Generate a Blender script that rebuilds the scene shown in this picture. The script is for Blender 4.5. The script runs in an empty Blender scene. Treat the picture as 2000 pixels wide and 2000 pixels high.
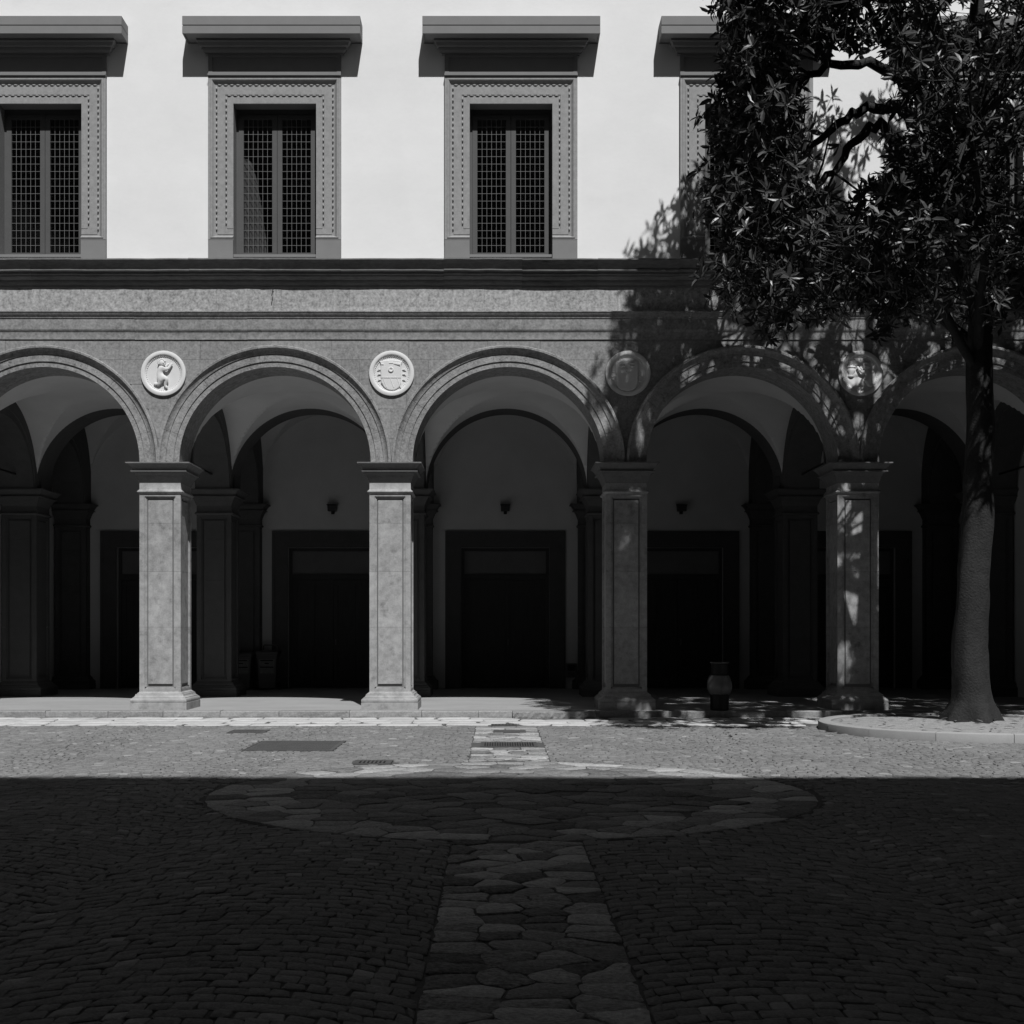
import bpy, bmesh, math, random
from mathutils import Vector, Matrix, Quaternion
R = math.radians
rng = random.Random(7)
scene = bpy.context.scene
COL = scene.collection

# ------------------------------------------------------------------ camera, sky, sun, exposure
cd = bpy.data.cameras.new('camera'); cam = bpy.data.objects.new('camera', cd); COL.objects.link(cam)
cam.location = (0, -24, 1.627); cam.rotation_euler = (R(90), 0, 0)
cd.sensor_width = 36; cd.lens = 36 * 2575 / 2000
cd.shift_x = 0.015; cd.shift_y = 0.1125
cd.clip_start = 0.05; cd.clip_end = 500
scene.camera = cam

SUN = Vector((0.22, -1.0, 1.45)).normalized()
w = bpy.data.worlds.new('World'); scene.world = w; w.use_nodes = True
nt = w.node_tree; nt.nodes.clear()
sky = nt.nodes.new('ShaderNodeTexSky'); sky.sky_type = 'NISHITA'; sky.sun_disc = False
sky.sun_elevation = math.asin(SUN.z); sky.sun_rotation = math.atan2(SUN.x, SUN.y)
sky.air_density = 1.0; sky.dust_density = 0.6
bw = nt.nodes.new('ShaderNodeRGBToBW'); bg = nt.nodes.new('ShaderNodeBackground'); wo = nt.nodes.new('ShaderNodeOutputWorld')
nt.links.new(sky.outputs[0], bw.inputs[0]); nt.links.new(bw.outputs[0], bg.inputs[0]); nt.links.new(bg.outputs[0], wo.inputs[0])
bg.inputs[1].default_value = 0.05
sd = bpy.data.lights.new('sun', 'SUN'); sun = bpy.data.objects.new('sun', sd); COL.objects.link(sun)
sd.energy = 4.75; sd.angle = R(0.53); sd.color = (1, 1, 1)
sun.rotation_euler = SUN.to_track_quat('Z', 'Y').to_euler(); sun.location = (6, -20, 30)
vs = scene.view_settings
vs.view_transform = 'Standard'; vs.look = 'None'; vs.gamma = 1; vs.exposure = 0.0; vs.use_curve_mapping = False
scene.render.engine = 'CYCLES'
scene.cycles.use_denoising = True
scene.cycles.max_bounces = 6; scene.cycles.diffuse_bounces = 4; scene.cycles.transparent_max_bounces = 8
scene.cycles.sample_clamp_indirect = 3.0

# ------------------------------------------------------------------ materials (all grey: the photograph is black and white)
def mat(name, v, var=.12, sc=5, rough=.85, bump=.25, bsc=45, speck=.08, rnd=0.0, big=0.0, bigsc=.5, bd=.006, spec=.3, stretch=None, thr=None, tone=False):
    m = bpy.data.materials.new(name); m.use_nodes = True
    t = m.node_tree; n = t.nodes; L = t.links
    b = n['Principled BSDF']
    geo = n.new('ShaderNodeNewGeometry'); src = geo.outputs['Position']
    if stretch:
        vm = n.new('ShaderNodeVectorMath'); vm.operation = 'MULTIPLY'; vm.inputs[1].default_value = stretch
        L.new(src, vm.inputs[0]); src = vm.outputs[0]
    def noise(scale, det=5, rg=.6):
        x = n.new('ShaderNodeTexNoise'); x.inputs['Scale'].default_value = scale
        x.inputs['Detail'].default_value = det; x.inputs['Roughness'].default_value = rg
        L.new(src, x.inputs['Vector']); return x.outputs['Fac']
    def math_(op, a, b_):
        x = n.new('ShaderNodeMath'); x.operation = op
        for i, q in enumerate((a, b_)):
            if isinstance(q, (int, float)): x.inputs[i].default_value = q
            else: L.new(q, x.inputs[i])
        return x.outputs[0]
    n1 = noise(sc); n2 = noise(bsc, 3)
    tot = 1.0
    def add(fac, amp):
        nonlocal tot
        tot = math_('ADD', tot, math_('MULTIPLY', math_('SUBTRACT', fac, .5), 2 * amp))
    add(n1, var * 2.2)
    if speck: add(n2, speck * 2.2)
    if big: add(noise(bigsc, 3), big * 2.2)
    if rnd:
        oi = n.new('ShaderNodeObjectInfo'); add(oi.outputs['Random'], rnd)
    if tone:
        at = n.new('ShaderNodeAttribute'); at.attribute_name = 'tone'; tot = math_('ADD', tot, at.outputs['Fac'])
    if thr:                                     # dark stains / pits: (scale, level, depth)
        s = noise(thr[0], 4); st = n.new('ShaderNodeMapRange'); st.inputs[1].default_value = thr[1]; st.inputs[2].default_value = thr[1] + .1
        L.new(s, st.inputs[0]); tot = math_('SUBTRACT', tot, math_('MULTIPLY', st.outputs[0], thr[2]))
    val = math_('MAXIMUM', math_('MULTIPLY', tot, v), .003)
    L.new(val, b.inputs['Base Color'])
    b.inputs['Roughness'].default_value = rough; b.inputs['Specular IOR Level'].default_value = spec
    if bump:
        bp = n.new('ShaderNodeBump'); bp.inputs['Strength'].default_value = bump; bp.inputs['Distance'].default_value = bd
        L.new(n2 if bump < .9 else math_('ADD', n1, n2), bp.inputs['Height']); L.new(bp.outputs[0], b.inputs['Normal'])
    return m
M = {}
M['plaster'] = mat('white_plaster', .745, var=.022, sc=3.5, bump=.18, bsc=22, speck=.012, big=.045, bigsc=.9, stretch=(.5, 1, .8), rough=.9, thr=(1.7, .66, .03))
M['stone'] = mat('grey_tuff', .225, var=.30, sc=12, bump=.5, bsc=26, speck=.26, rnd=.06, big=.10, bigsc=.9, thr=(3.2, .62, .16))
M['frieze'] = mat('frieze_tuff', .31, var=.42, sc=11, bump=.5, bsc=24, speck=.34, rnd=.05, big=.10, bigsc=1.2, thr=(4, .60, .14))
M['cornice'] = mat('shade_dark_cornice', .155, var=.16, sc=6, bump=.5, bsc=24, speck=.16, rnd=.12, big=.14, bigsc=.8, stretch=(.4, 1, 1), thr=(5, .60, .25))  # base tone lowered to put deeper shade into the overhanging mouldings
M['capital'] = mat('shade_dark_capital', .15, var=.14, sc=7, bump=.4, bsc=30, speck=.12, rnd=.08, big=.1)  # darker than the pier stone, standing in for shade under the capital
M['arch'] = mat('arch_stone', .245, var=.32, sc=11, bump=.7, bsc=32, speck=.22, rnd=.07, big=.14, thr=(13, .60, .42), bd=.012)
M['pier'] = mat('pier_stone', .29, var=.22, sc=9, bump=.35, bsc=34, speck=.11, rnd=.07, big=.18, bigsc=1.8, thr=(5, .57, .24))
M['trim'] = mat('window_stone', .275, var=.14, sc=14, bump=.2, bsc=40, speck=.07, rnd=.02)
M['trimflat'] = mat('window_stone_plain', .20, var=.05, sc=4, bump=.15, bsc=60, speck=.03)
M['marble'] = mat('medallion_marble', .62, var=.05, sc=8, bump=.1, bsc=60, speck=.02, rough=.6)
M['inner'] = mat('loggia_plaster', .60, var=.03, sc=2, bump=.1, bsc=30, speck=.02, big=.06)
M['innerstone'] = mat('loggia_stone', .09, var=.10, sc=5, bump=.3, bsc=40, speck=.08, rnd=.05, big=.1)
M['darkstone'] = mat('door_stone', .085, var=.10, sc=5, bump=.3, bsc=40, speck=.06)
M['door'] = mat('door_wood', .045, var=.2, sc=3, bump=.15, bsc=30, rough=.6, stretch=(8, 8, .7))
M['transom'] = mat('transom_board', .16, var=.1, sc=3, bump=.1)
M['floor'] = mat('loggia_paving', .29, var=.06, sc=5, bump=.2, bsc=30, speck=.05, big=.1, bigsc=1.4, stretch=(.5, 1, 1), thr=(4, .66, .1))
M['kerb'] = mat('kerb_stone', .23, var=.14, sc=8, bump=.7, bsc=30, speck=.2, rnd=.10, thr=(9, .62, .3), bd=.012)
M['slab'] = mat('pale_paving_stone', .31, var=.28, sc=14, bump=.9, bsc=40, speck=.34, rnd=.34, thr=(6, .60, .35), bd=.015, spec=.06)
M['slabgrey'] = mat('worn_paving_stone', .185, var=.28, sc=14, bump=.9, bsc=40, speck=.34, rnd=.34, thr=(6, .60, .35), bd=.015, spec=.06)
M['palestrip'] = mat('pale_strip_stone', .43, var=.10, sc=9, bump=.5, bsc=32, speck=.10, rnd=.12, thr=(5, .68, .25), bd=.01, spec=.06)
M['cobble'] = mat('basalt_cobble', .158, var=.20, sc=12, bump=.7, bsc=55, speck=.30, rnd=.15, big=.14, bigsc=.6, bd=.01, spec=.06, tone=True)
M['mortar'] = mat('joint_grit', .085, var=.15, sc=9, bump=.6, bsc=60, speck=.2, big=.1, spec=.06)
M['joint'] = mat('wall_joint', .14, var=.1)
M['iron'] = mat('cast_iron', .07, var=.15, sc=9, bump=.3, bsc=60, rough=.6)
M['ironblack'] = mat('drain_pit', .01, var=.1, bump=0)
M['plate'] = mat('steel_plate', .085, var=.15, sc=4, bump=.3, bsc=60, rough=.55)
M['frame'] = mat('window_paint', .078, var=.06, sc=5, bump=.05, rough=.6)
M['bar'] = mat('glazing_iron', .18, var=.08, sc=5, bump=.05, rough=.5)
M['room'] = mat('dark_room', .03, var=.1, bump=0)
M['curtain'] = mat('grey_curtain', .075, var=.1, sc=8, bump=.1)
M['black'] = mat('black_metal', .012, var=.1, bump=.05, rough=.45)
M['bag'] = mat('grey_plastic', .12, var=.12, sc=7, bump=.4, bsc=14, rough=.35, spec=.5, bd=.01)
M['bin'] = mat('bin_plastic', .10, var=.06, sc=5, bump=.05, rough=.5)
M['bin2'] = mat('bin_label', .17, var=.25, sc=22, bump=0, rough=.5)
M['darkink'] = mat('bin_print', .02, var=.1, bump=0)
M['bark'] = mat('bark', .022, var=.25, sc=9, bump=.8, bsc=30, speck=.2, bd=.02)
M['soil'] = mat('dry_soil', .27, var=.2, sc=7, bump=.8, bsc=40, speck=.25, bd=.02, thr=(6, .6, .3))
M['rim'] = mat('planter_kerb', .30, var=.06, sc=5, bump=.25, bsc=50, speck=.06, rnd=.06)
M['wing'] = mat('wing_plaster', .16, var=.06, sc=2, bump=.1, big=.1)
M['roof'] = mat('roof_tile', .12, var=.2, sc=6, bump=.5, bsc=20)
def leafmat():
    m = mat('magnolia_leaf', .05, var=.25, sc=3, rough=.40, bump=.2, bsc=30, speck=.05, rnd=0, spec=.42)
    return m
M['leaf'] = leafmat()
M['dryleaf'] = mat('dry_leaf', .12, var=.3, sc=4, rough=.7, bump=.1)
def glassmat():
    m = bpy.data.materials.new('window_glass'); m.use_nodes = True
    n = m.node_tree.nodes; L = m.node_tree.links
    n.remove(n['Principled BSDF'])
    tr = n.new('ShaderNodeBsdfTransparent'); tr.inputs[0].default_value = (.93, .93, .93, 1)
    gl = n.new('ShaderNodeBsdfGlossy'); gl.inputs['Roughness'].default_value = .03
    lw = n.new('ShaderNodeLayerWeight'); lw.inputs[0].default_value = .5
    pw = n.new('ShaderNodeMath'); pw.operation = 'POWER'; pw.inputs[1].default_value = 5; L.new(lw.outputs['Facing'], pw.inputs[0])
    fr = n.new('ShaderNodeMath'); fr.operation = 'MULTIPLY_ADD'; fr.inputs[1].default_value = .9; fr.inputs[2].default_value = .05; L.new(pw.outputs[0], fr.inputs[0])
    no = n.new('ShaderNodeTexNoise'); no.inputs['Scale'].default_value = 5
    bp = n.new('ShaderNodeBump'); bp.inputs['Strength'].default_value = .12; bp.inputs['Distance'].default_value = .02
    L.new(no.outputs['Fac'], bp.inputs['Height']); L.new(bp.outputs[0], gl.inputs['Normal'])
    mx = n.new('ShaderNodeMixShader')
    L.new(fr.outputs[0], mx.inputs[0]); L.new(tr.outputs[0], mx.inputs[1]); L.new(gl.outputs[0], mx.inputs[2])
    L.new(mx.outputs[0], n['Material Output'].inputs[0])
    return m
M['glass'] = glassmat()

# ------------------------------------------------------------------ helpers
class MB:
    def __init__(s): s.v = []; s.f = []
    def add(s, vs_, fs):
        o = len(s.v); s.v += [tuple(p) for p in vs_]; s.f += [tuple(i + o for i in f) for f in fs]
        return s
    def box(s, x0, x1, y0, y1, z0, z1):
        return s.add([(x0,y0,z0),(x1,y0,z0),(x1,y1,z0),(x0,y1,z0),(x0,y0,z1),(x1,y0,z1),(x1,y1,z1),(x0,y1,z1)],
                     [(0,3,2,1),(4,5,6,7),(0,1,5,4),(1,2,6,5),(2,3,7,6),(3,0,4,7)])
    def rings(s, rings, closed=True, cap0=True, cap1=True):
        """loft equal-length vertex rings"""
        n = len(rings[0]); vs_ = [p for r in rings for p in r]; fs = []
        for i in range(len(rings) - 1):
            for j in range(n if closed else n - 1):
                k = (j + 1) % n
                fs.append((i*n+j, i*n+k, (i+1)*n+k, (i+1)*n+j))
        if cap0: fs.append(tuple(range(n - 1, -1, -1)))
        if cap1: fs.append(tuple(range((len(rings)-1)*n, len(rings)*n)))
        return s.add(vs_, fs)
    def tube(s, pts, rad, n=8, cap=True):
        pts = [Vector(p) for p in pts]; rg_ = []
        up = Vector((.13, .31, .94))
        for i, p in enumerate(pts):
            d = (pts[min(i+1, len(pts)-1)] - pts[max(i-1, 0)]).normalized()
            a = d.cross(up)
            if a.length < .05: a = d.cross(Vector((1, 0, 0)))
            a.normalize(); b = d.cross(a)
            r = rad[i] if isinstance(rad, (list, tuple)) else rad
            rg_.append([p + r * (math.cos(2*math.pi*k/n) * a + math.sin(2*math.pi*k/n) * b) for k in range(n)])
        return s.rings(rg_, cap0=cap, cap1=cap)
    def lathe(s, prof, n=32, c=(0, 0, 0), axis='Z', caps=True):
        rg_ = []
        for r, h in prof:
            ring = []
            for k in range(n):
                a = 2*math.pi*k/n
                if axis == 'Z': ring.append((c[0]+r*math.cos(a), c[1]+r*math.sin(a), c[2]+h))
                else: ring.append((c[0]+r*math.cos(a), c[1]+h, c[2]+r*math.sin(a)))
            rg_.append(ring)
        return s.rings(rg_, cap0=caps, cap1=caps)
    def extrude_x(s, prof, x0, x1):
        """closed (y,z) profile extruded along x"""
        return s.rings([[(x0, y, z) for y, z in prof], [(x1, y, z) for y, z in prof]])
    def extrude_y(s, poly, y0, y1):
        return s.rings([[(x, y0, z) for x, z in poly], [(x, y1, z) for x, z in poly]])
    def ball(s, c, rx, ry, rz, n=8, m=5):
        rg_ = []
        for i in range(1, m):
            t = math.pi*i/m
            rg_.append([(c[0]+rx*math.sin(t)*math.cos(2*math.pi*k/n), c[1]+ry*math.sin(t)*math.sin(2*math.pi*k/n), c[2]+rz*math.cos(t)) for k in range(n)])
        return s.rings(rg_)
    def mesh(s, name, material, smooth=False):
        me = bpy.data.meshes.new(name); me.from_pydata(s.v, [], s.f)
        bm = bmesh.new(); bm.from_mesh(me); bmesh.ops.recalc_face_normals(bm, faces=bm.faces); bm.to_mesh(me); bm.free()
        if smooth: me.polygons.foreach_set('use_smooth', [True]*len(me.polygons))
        me.materials.append(material); return me
    def build(s, name, material, parent=None, loc=None, smooth=False):
        return obj(name, s.mesh(name, material, smooth), parent, loc)
def obj(name, me, parent=None, loc=None, matrix=None):
    o = bpy.data.objects.new(name, me); COL.objects.link(o)
    if matrix is not None: o.matrix_basis = matrix
    elif loc is not None: o.matrix_basis = Matrix.Translation(Vector(loc))
    if parent is not None:
        o.parent = parent; o.matrix_parent_inverse = parent.matrix_basis.inverted()
    return o
def tag(o, label=None, cat=None, group=None, kind=None):
    if label: o['label'] = label
    if cat: o['category'] = cat
    if group: o['group'] = group
    if kind: o['kind'] = kind
    return o
def thing(name, loc, label, cat, group=None):
    o = obj(name, None, None, loc); return tag(o, label, cat, group)
def auto_smooth(me, ang=35):
    me.polygons.foreach_set('use_smooth', [True]*len(me.polygons))
    me.set_sharp_from_angle(angle=R(ang))

# ------------------------------------------------------------------ key dimensions (metres; facade plane y = 0, courtyard at -y)
PX = [-10.35, -6.127, -1.94, 2.363, 6.58, 10.82]           # pier centres
AC = [(PX[i] + PX[i+1]) / 2 for i in range(5)]             # bay centres
ZC, RA, ZCAP = 4.622, 1.742, 4.612                         # arch centre, opening radius, capital top
FLOOR = .125
Y2A, Y2B, YB = 4.57, 5.42, 8.35                            # second arcade front/back, back wall
XL, XR = -12.6, 13.1
WX = [-8.30, -4.033, .262, 4.54, 8.82]                     # upper window centres

# ------------------------------------------------------------------ ground and the rest of the courtyard
gm = MB(); gm.add([(-90,-90,-.010),(90,-90,-.010),(90,60,-.010),(-90,60,-.010)], [(0,1,2,3)])
ground = tag(gm.build('ground', M['mortar']), kind='structure')

def wing(name, x0, x1, y0, y1, h, label, front):
    t = thing(name, ((x0+x1)/2, (y0+y1)/2, 0), label, 'building')
    MB().box(x0, x1, y0, y1, -.02, h).build('wall', M['wing'], t)
    o = .8; rf = MB()
    X0, X1, Y0, Y1 = x0-o, x1+o, y0-o, y1+o
    mx, my = (x0+x1)/2, (y0+y1)/2
    rf.box(X0, X1, Y0, Y1, h+.003, h+.16)
    if x1-x0 > y1-y0:
        rf.add([(X0,Y0,h+.163),(X1,Y0,h+.163),(X1,Y1,h+.163),(X0,Y1,h+.163),(X0,my,h+2),(X1,my,h+2)], [(0,1,5,4),(2,3,4,5),(0,4,3),(1,2,5)])
    else:
        rf.add([(X0,Y0,h+.163),(X1,Y0,h+.163),(X1,Y1,h+.163),(X0,Y1,h+.163),(mx,Y0,h+2),(mx,Y1,h+2)], [(0,4,5,3),(1,2,5,4),(0,1,4),(2,3,5)])
    r_ = rf.build('roof', M['roof'], t)
    if front == 'y':                                     # eave tiles towards the courtyard
        tl = MB()
        n = int((X1-X0)/.24)
        for i in range(n):
            x = X0 + (i+.5)*(X1-X0)/n
            tl.box(x-.085, x+.085, Y1-.3, Y1+.05+rng.uniform(-.03, .05), h+.165, h+.25)
        tl.build('eave_tile_row', M['roof'], r_)
        for i in range(9):
            x = -18 + i*4.5
            for z in (5.5, 11.5, 17):
                wn = MB().box(x-.75, x+.75, y1+.002, y1+.06, z, z+2.6).build('window', M['frame'], t)
    else:
        s_ = x1 if front == 'x+' else x0
        e = .06 if front == 'x+' else -.06
        for i in range(4):
            y = -21 + i*5
            MB().box(min(s_+e*.05, s_+e), max(s_+e*.05, s_+e), y-.75, y+.75, 8.4, 11.1).build('window', M['frame'], t)
    return t
H_OPP = (25.15 - 9.66) * SUN.z / abs(SUN.y) - .25
wing('opposite_wing', -24, 24, -38, -26, H_OPP, 'tall plain courtyard wing behind the camera whose eave shades the cobbles', 'y')
wing('sky_blocker_wing', -24, -13.6, -25.0, -.9, 19, 'plain plaster wing added unseen at left, raised to cut skylight', 'x+')  # both side wings are unseen, added and made tall to hold back skylight
wing('sky_blocker_wing', 14.2, 24, -25.0, -.9, 19, 'plain plaster wing added unseen at right beyond the tree, raised to cut skylight', 'x-')

# ------------------------------------------------------------------ the palazzo
P = thing('palazzo', (0, 0, 0), 'grey stone arcade with white plastered upper storey and tall framed windows', 'building')

def rect_rings(prof, hw, hd, c=(0, 0)):
    return [[(c[0]-hw-p, c[1]-hd-p, z), (c[0]+hw+p, c[1]-hd-p, z), (c[0]+hw+p, c[1]+hd+p, z), (c[0]-hw-p, c[1]+hd+p, z)] for p, z in prof]

# ---- piers
HW, HD = .375, .42
NECK = [(0,4.04),(0,4.06),(.03,4.075),(.038,4.09),(.034,4.105),(.01,4.125),(.0,4.14),(0,4.25)]
CAPQ = [(0,4.25),(0,4.262),(.010,4.272),(.014,4.298),(.026,4.312),(.034,4.342),(.05,4.372),(.053,4.388),(.072,4.41),(.082,4.43),(.088,4.446),(.134,4.449),(.134,4.463),(.098,4.466),(.112,4.50),(.136,4.535),(.160,4.565),(.182,4.588),(.206,4.590),(.206,ZCAP)]
BASEP = [(.13,.262),(.135,.275),(.138,.30),(.128,.325),(.105,.338),(.10,.34),(.10,.352),(.085,.358),(.068,.372),(.06,.392),(.058,.41),(.035,.414),(.03,.43),(.012,.44),(.0,.455)]
PLIN = [(.138,FLOOR-.02),(.138,.255),(.134,.259)]
COURSES = [.455, 1.627, 2.64, 3.52, 4.04]
def course_mesh(k, hw, hd, material, n_courses):
    z0, z1 = COURSES[k], COURSES[k+1]
    if k > 0: z0 += .003
    m = MB(); f = .095; d1 = .018; d2 = .034; core = .055
    for sx in (-1, 1):
        for sy in (-1, 1):
            xa, xb = sorted((sx*hw, sx*(hw-f))); ya, yb = sorted((sy*hd, sy*(hd-f)))
            m.box(xa, xb, ya, yb, z0, z1)
    top = k == n_courses-1; bot = k == 0
    for face in range(4):
        H, D = (hw, hd) if face % 2 == 0 else (hd, hw)
        def put(u0, u1, n0, n1, a, b):     # u along face, n depth below the face (0 = flush)
            q = [(u, -(D-n)) for u in (u0, u1) for n in (n0, n1)]
            ang = face * math.pi/2
            c, s_ = round(math.cos(ang)), round(math.sin(ang))
            pts = [(u*c - v*s_, u*s_ + v*c) for u, v in q]
            xs = [p[0] for p in pts]; ys = [p[1] for p in pts]
            m.box(min(xs), max(xs), min(ys), max(ys), a, b)
        ta = .045 if top else 0; ba = .10 if bot else 0
        i0 = H - f
        if top:
            put(-i0, i0, .001, f*.9, z1-.03, z1)                       # flat head of the frame
        if bot:
            put(-i0, i0, .001, f*.9, z0, z0+.045)
            for q in range(5): put(-i0+.004+q*.006, i0-.004-q*.006, .004+q*.010, f*.9, z0+.045+q*.008, z0+.053+q*.008)
        zt = z1 - (.03 if top else 0); zb = z0 + (.085 if bot else 0)
        put(-i0, -i0+.02, d1, f*.9, zb, zt); put(i0-.02, i0, d1, f*.9, zb, zt)
        if top: put(-i0+.02, i0-.02, d1, f*.9, zt-.02, zt)
        z2 = zt - (.02 if top else 0); j0 = i0-.02
        put(-j0, -j0+.018, d2, f*.9, zb, z2); put(j0-.018, j0, d2, f*.9, zb, z2)
        if top: put(-j0+.018, j0-.018, d2, f*.9, z2-.018, z2)
        k0 = j0-.018-.022
        put(-k0, k0, .026, f*.9, zb + (.055 if bot else 0), z2 - (.018+.03 if top else 0))     # raised field
    return m.mesh('shaft_stone', material)
def pier_set(mat_, hw, hd):
    d = {}
    d['core'] = MB().box(-hw+.055, hw-.055, -hd+.055, hd-.055, FLOOR-.02, ZCAP-.02).mesh('pier', M['joint'] if mat_ is M['pier'] else mat_)
    d['courses'] = [course_mesh(k, hw, hd, mat_, 4) for k in range(4)]
    me = MB().rings(rect_rings(BASEP, hw, hd)).mesh('base_moulding', mat_); auto_smooth(me, 40); d['base'] = me
    d['plinth'] = MB().rings(rect_rings(PLIN, hw, hd)).mesh('plinth', mat_)
    me = MB().rings(rect_rings(NECK, hw, hd)).mesh('necking', mat_); auto_smooth(me, 40); d['neck'] = me
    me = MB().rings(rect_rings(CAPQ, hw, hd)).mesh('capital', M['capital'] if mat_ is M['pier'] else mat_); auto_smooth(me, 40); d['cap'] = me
    return d
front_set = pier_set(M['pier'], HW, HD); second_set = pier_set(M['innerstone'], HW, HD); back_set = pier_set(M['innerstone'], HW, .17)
def place_pier(x, y, s, name='pier'):
    c = obj(name, s['core'], P, (x, y, 0))
    for me in s['courses']: obj('shaft_stone', me, c, (x, y, 0))
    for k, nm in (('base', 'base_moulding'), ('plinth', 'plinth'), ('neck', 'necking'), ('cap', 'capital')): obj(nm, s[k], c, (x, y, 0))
for x in PX:
    place_pier(x, HD, front_set)
    place_pier(x, (Y2A+Y2B)/2, second_set)
    place_pier(x, YB-.17, back_set, 'wall_pilaster')

# ---- arches: archivolt profile (radius, y) moulded towards the courtyard
RO = 2.118
def arch_profile(back, proud=1.0):
    k = proud
    return [(RA, back), (RA, -.012*k), (RA+.095, -.016*k), (RA+.098, -.036*k), (RA+.232, -.040*k), (RA+.235, -.058*k), (RA+.252, -.062*k), (RA+.262, -.066*k),
            (RA+.285, -.078*k), (RA+.305, -.095*k), (RA+.325, -.118*k), (RA+.330, -.128*k), (RO-.012, -.130*k), (RO, -.120*k), (RO, back)]
def voussoir(a0, a1, prof, n=5):
    m = MB(); rg_ = []
    for i in range(n+1):
        a = a0 + (a1-a0)*i/n
        rg_.append([(r*math.cos(a), y, r*math.sin(a)) for r, y in prof])
    return m.rings(rg_)
NV = 11
def voussoir_meshes(prof, material, gap=.0007):
    out = []
    for k in range(NV):
        a0, a1 = math.pi*k/NV, math.pi*(k+1)/NV
        me = voussoir(a0 + gap, a1 - gap, prof).mesh('voussoir', material); auto_smooth(me, 28); out.append(me)
    return out
def arch_core(back, y0):
    rg_ = []
    for i in range(41):
        a = math.pi*i/40
        rg_.append([(r*math.cos(a), y, r*math.sin(a)) for r, y in ((RA+.012, back-.01), (RA+.012, y0), (RO-.01, y0), (RO-.01, back-.01))])
    return MB().rings(rg_)
fv = voussoir_meshes(arch_profile(.85), M['arch']); fcore = arch_core(.85, .03).mesh('arch', M['joint'])
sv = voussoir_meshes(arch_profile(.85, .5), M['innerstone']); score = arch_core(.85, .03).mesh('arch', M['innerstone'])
for cx in AC:
    a = obj('arch', fcore, P, (cx, 0, ZC))
    for me in fv:
        v = obj('voussoir', me, a, (cx, 0, ZC))
        v.matrix_basis = Matrix.Translation((cx, rng.uniform(-.003, .003), ZC)) @ Matrix.Rotation(rng.uniform(-.0006, .0006), 4, 'Y')
    a = obj('arch', score, P, (cx, Y2A, ZC))
    for me in sv: obj('voussoir', me, a, (cx, Y2A, ZC))

# ---- spandrel wall in courses of ashlar, cut to the arches
def arch_z(x, r=RO-.02):
    z = 0
    for cx in AC:
        d = abs(x-cx)
        if d < r: z = max(z, ZC + math.sqrt(r*r-d*d))
    return z
SPT = 6.857
bk = MB()
def spandrel_piece(m, x0, x1, z0, z1, y0, y1, steps=None):
    n = steps or max(2, int((x1-x0)/.05))
    xs = [x0+(x1-x0)*i/n for i in range(n+1)]
    run = []
    def flush():
        if len(run) >= 2:
            poly = [(x, max(z0, b)) for x, b in run] + [(x, z1) for x, _ in reversed(run)]
            m.extrude_y(poly, y0, y1)
        run.clear()
    for x in xs:
        b = arch_z(x)
        if b < z1 - .012: run.append((x, b))
        else: flush()
    flush()
spandrel_piece(bk, XL, XR, 4.615, SPT-.005, .012, .60, 700)
sp = bk.build('spandrel_wall', M['joint'], P)
rows = [(4.62, 5.06, .55), (5.064, 5.60, .0), (5.604, 6.05, .45), (6.054, 6.495, .2), (6.499, SPT, .6)]
for z0, z1, off in rows:
    x = XL + off
    lo = XL
    while lo < XR:
        hi = min(XR, lo + rng.uniform(.95, 1.45))
        if lo == XL: hi = XL + off + .5
        b = MB(); spandrel_piece(b, lo+.002, hi-.002, z0, z1, rng.uniform(-.003, .002), .02)
        if b.f: b.build('ashlar_block', M['stone'], sp)
        lo = hi
# solid ends of the facade outside the arcade
for a, b in ((XL, PX[0]-.4), (PX[-1]+.4, XR)):
    MB().box(a, b, .002, .85, FLOOR-.05, 4.612).build('end_wall', M['stone'], P)

# ---- architrave, frieze and cornice
arc = MB()
def sweep_x(m, prof, x0, x1, back):
    m.extrude_x([(-p, z) for p, z in prof] + [(back, prof[-1][1]), (back, prof[0][1])], x0, x1)
AR = [(.0,6.859),(.020,6.861),(.020,6.885),(.020,6.99),(.022,6.995),(.034,7.01),(.046,7.035),(.048,7.045),(.048,7.235),(.062,7.24),(.066,7.262),(.07,7.268),(.078,7.275),(.095,7.315),(.105,7.335),(.112,7.342),(.112,7.356),(.10,7.362),(.0,7.372)]
CO = [(.0,7.80),(.02,7.81),(.022,7.845),(.05,7.875),(.062,7.905),(.064,7.93),(.10,7.945),(.135,7.975),(.14,8.0),(.165,8.01),(.165,8.05),(.20,8.06),(.207,8.068),(.207,8.088),(.185,8.094),(.20,8.12),(.225,8.165),(.25,8.205),(.278,8.23),(.283,8.236),(.295,8.24),(.295,8.262),(.25,8.27),(.0,8.285)]
tag_fr = MB().box(XL, XR, .02, .6, 6.86, 8.28).build('entablature', M['joint'], P)
x = XL
while x < XR:
    x1 = min(XR, x + rng.uniform(1.3, 2.2))
    dz = rng.uniform(-.004, .004)
    m = MB(); sweep_x(m, [(p, z+dz) for p, z in AR], x+.001, x1-.001, .03); o = m.build('architrave_block', M['stone'], tag_fr); auto_smooth(o.data, 30)
    x = x1
x = XL + .3
fx = [XL] 
pos = -5.26
while pos > XL: pos -= 1.22
while pos < XR:
    if pos > XL + .2: fx.append(pos)
    pos += 1.22 + rng.uniform(-.04, .04)
fx.append(XR)
for a, b in zip(fx, fx[1:]):
    m = MB().box(a+.0015, b-.0015, rng.uniform(-.003, .002), .03, 7.373, 7.80); m.build('frieze_block', M['frieze'], tag_fr)
x = XL
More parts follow.
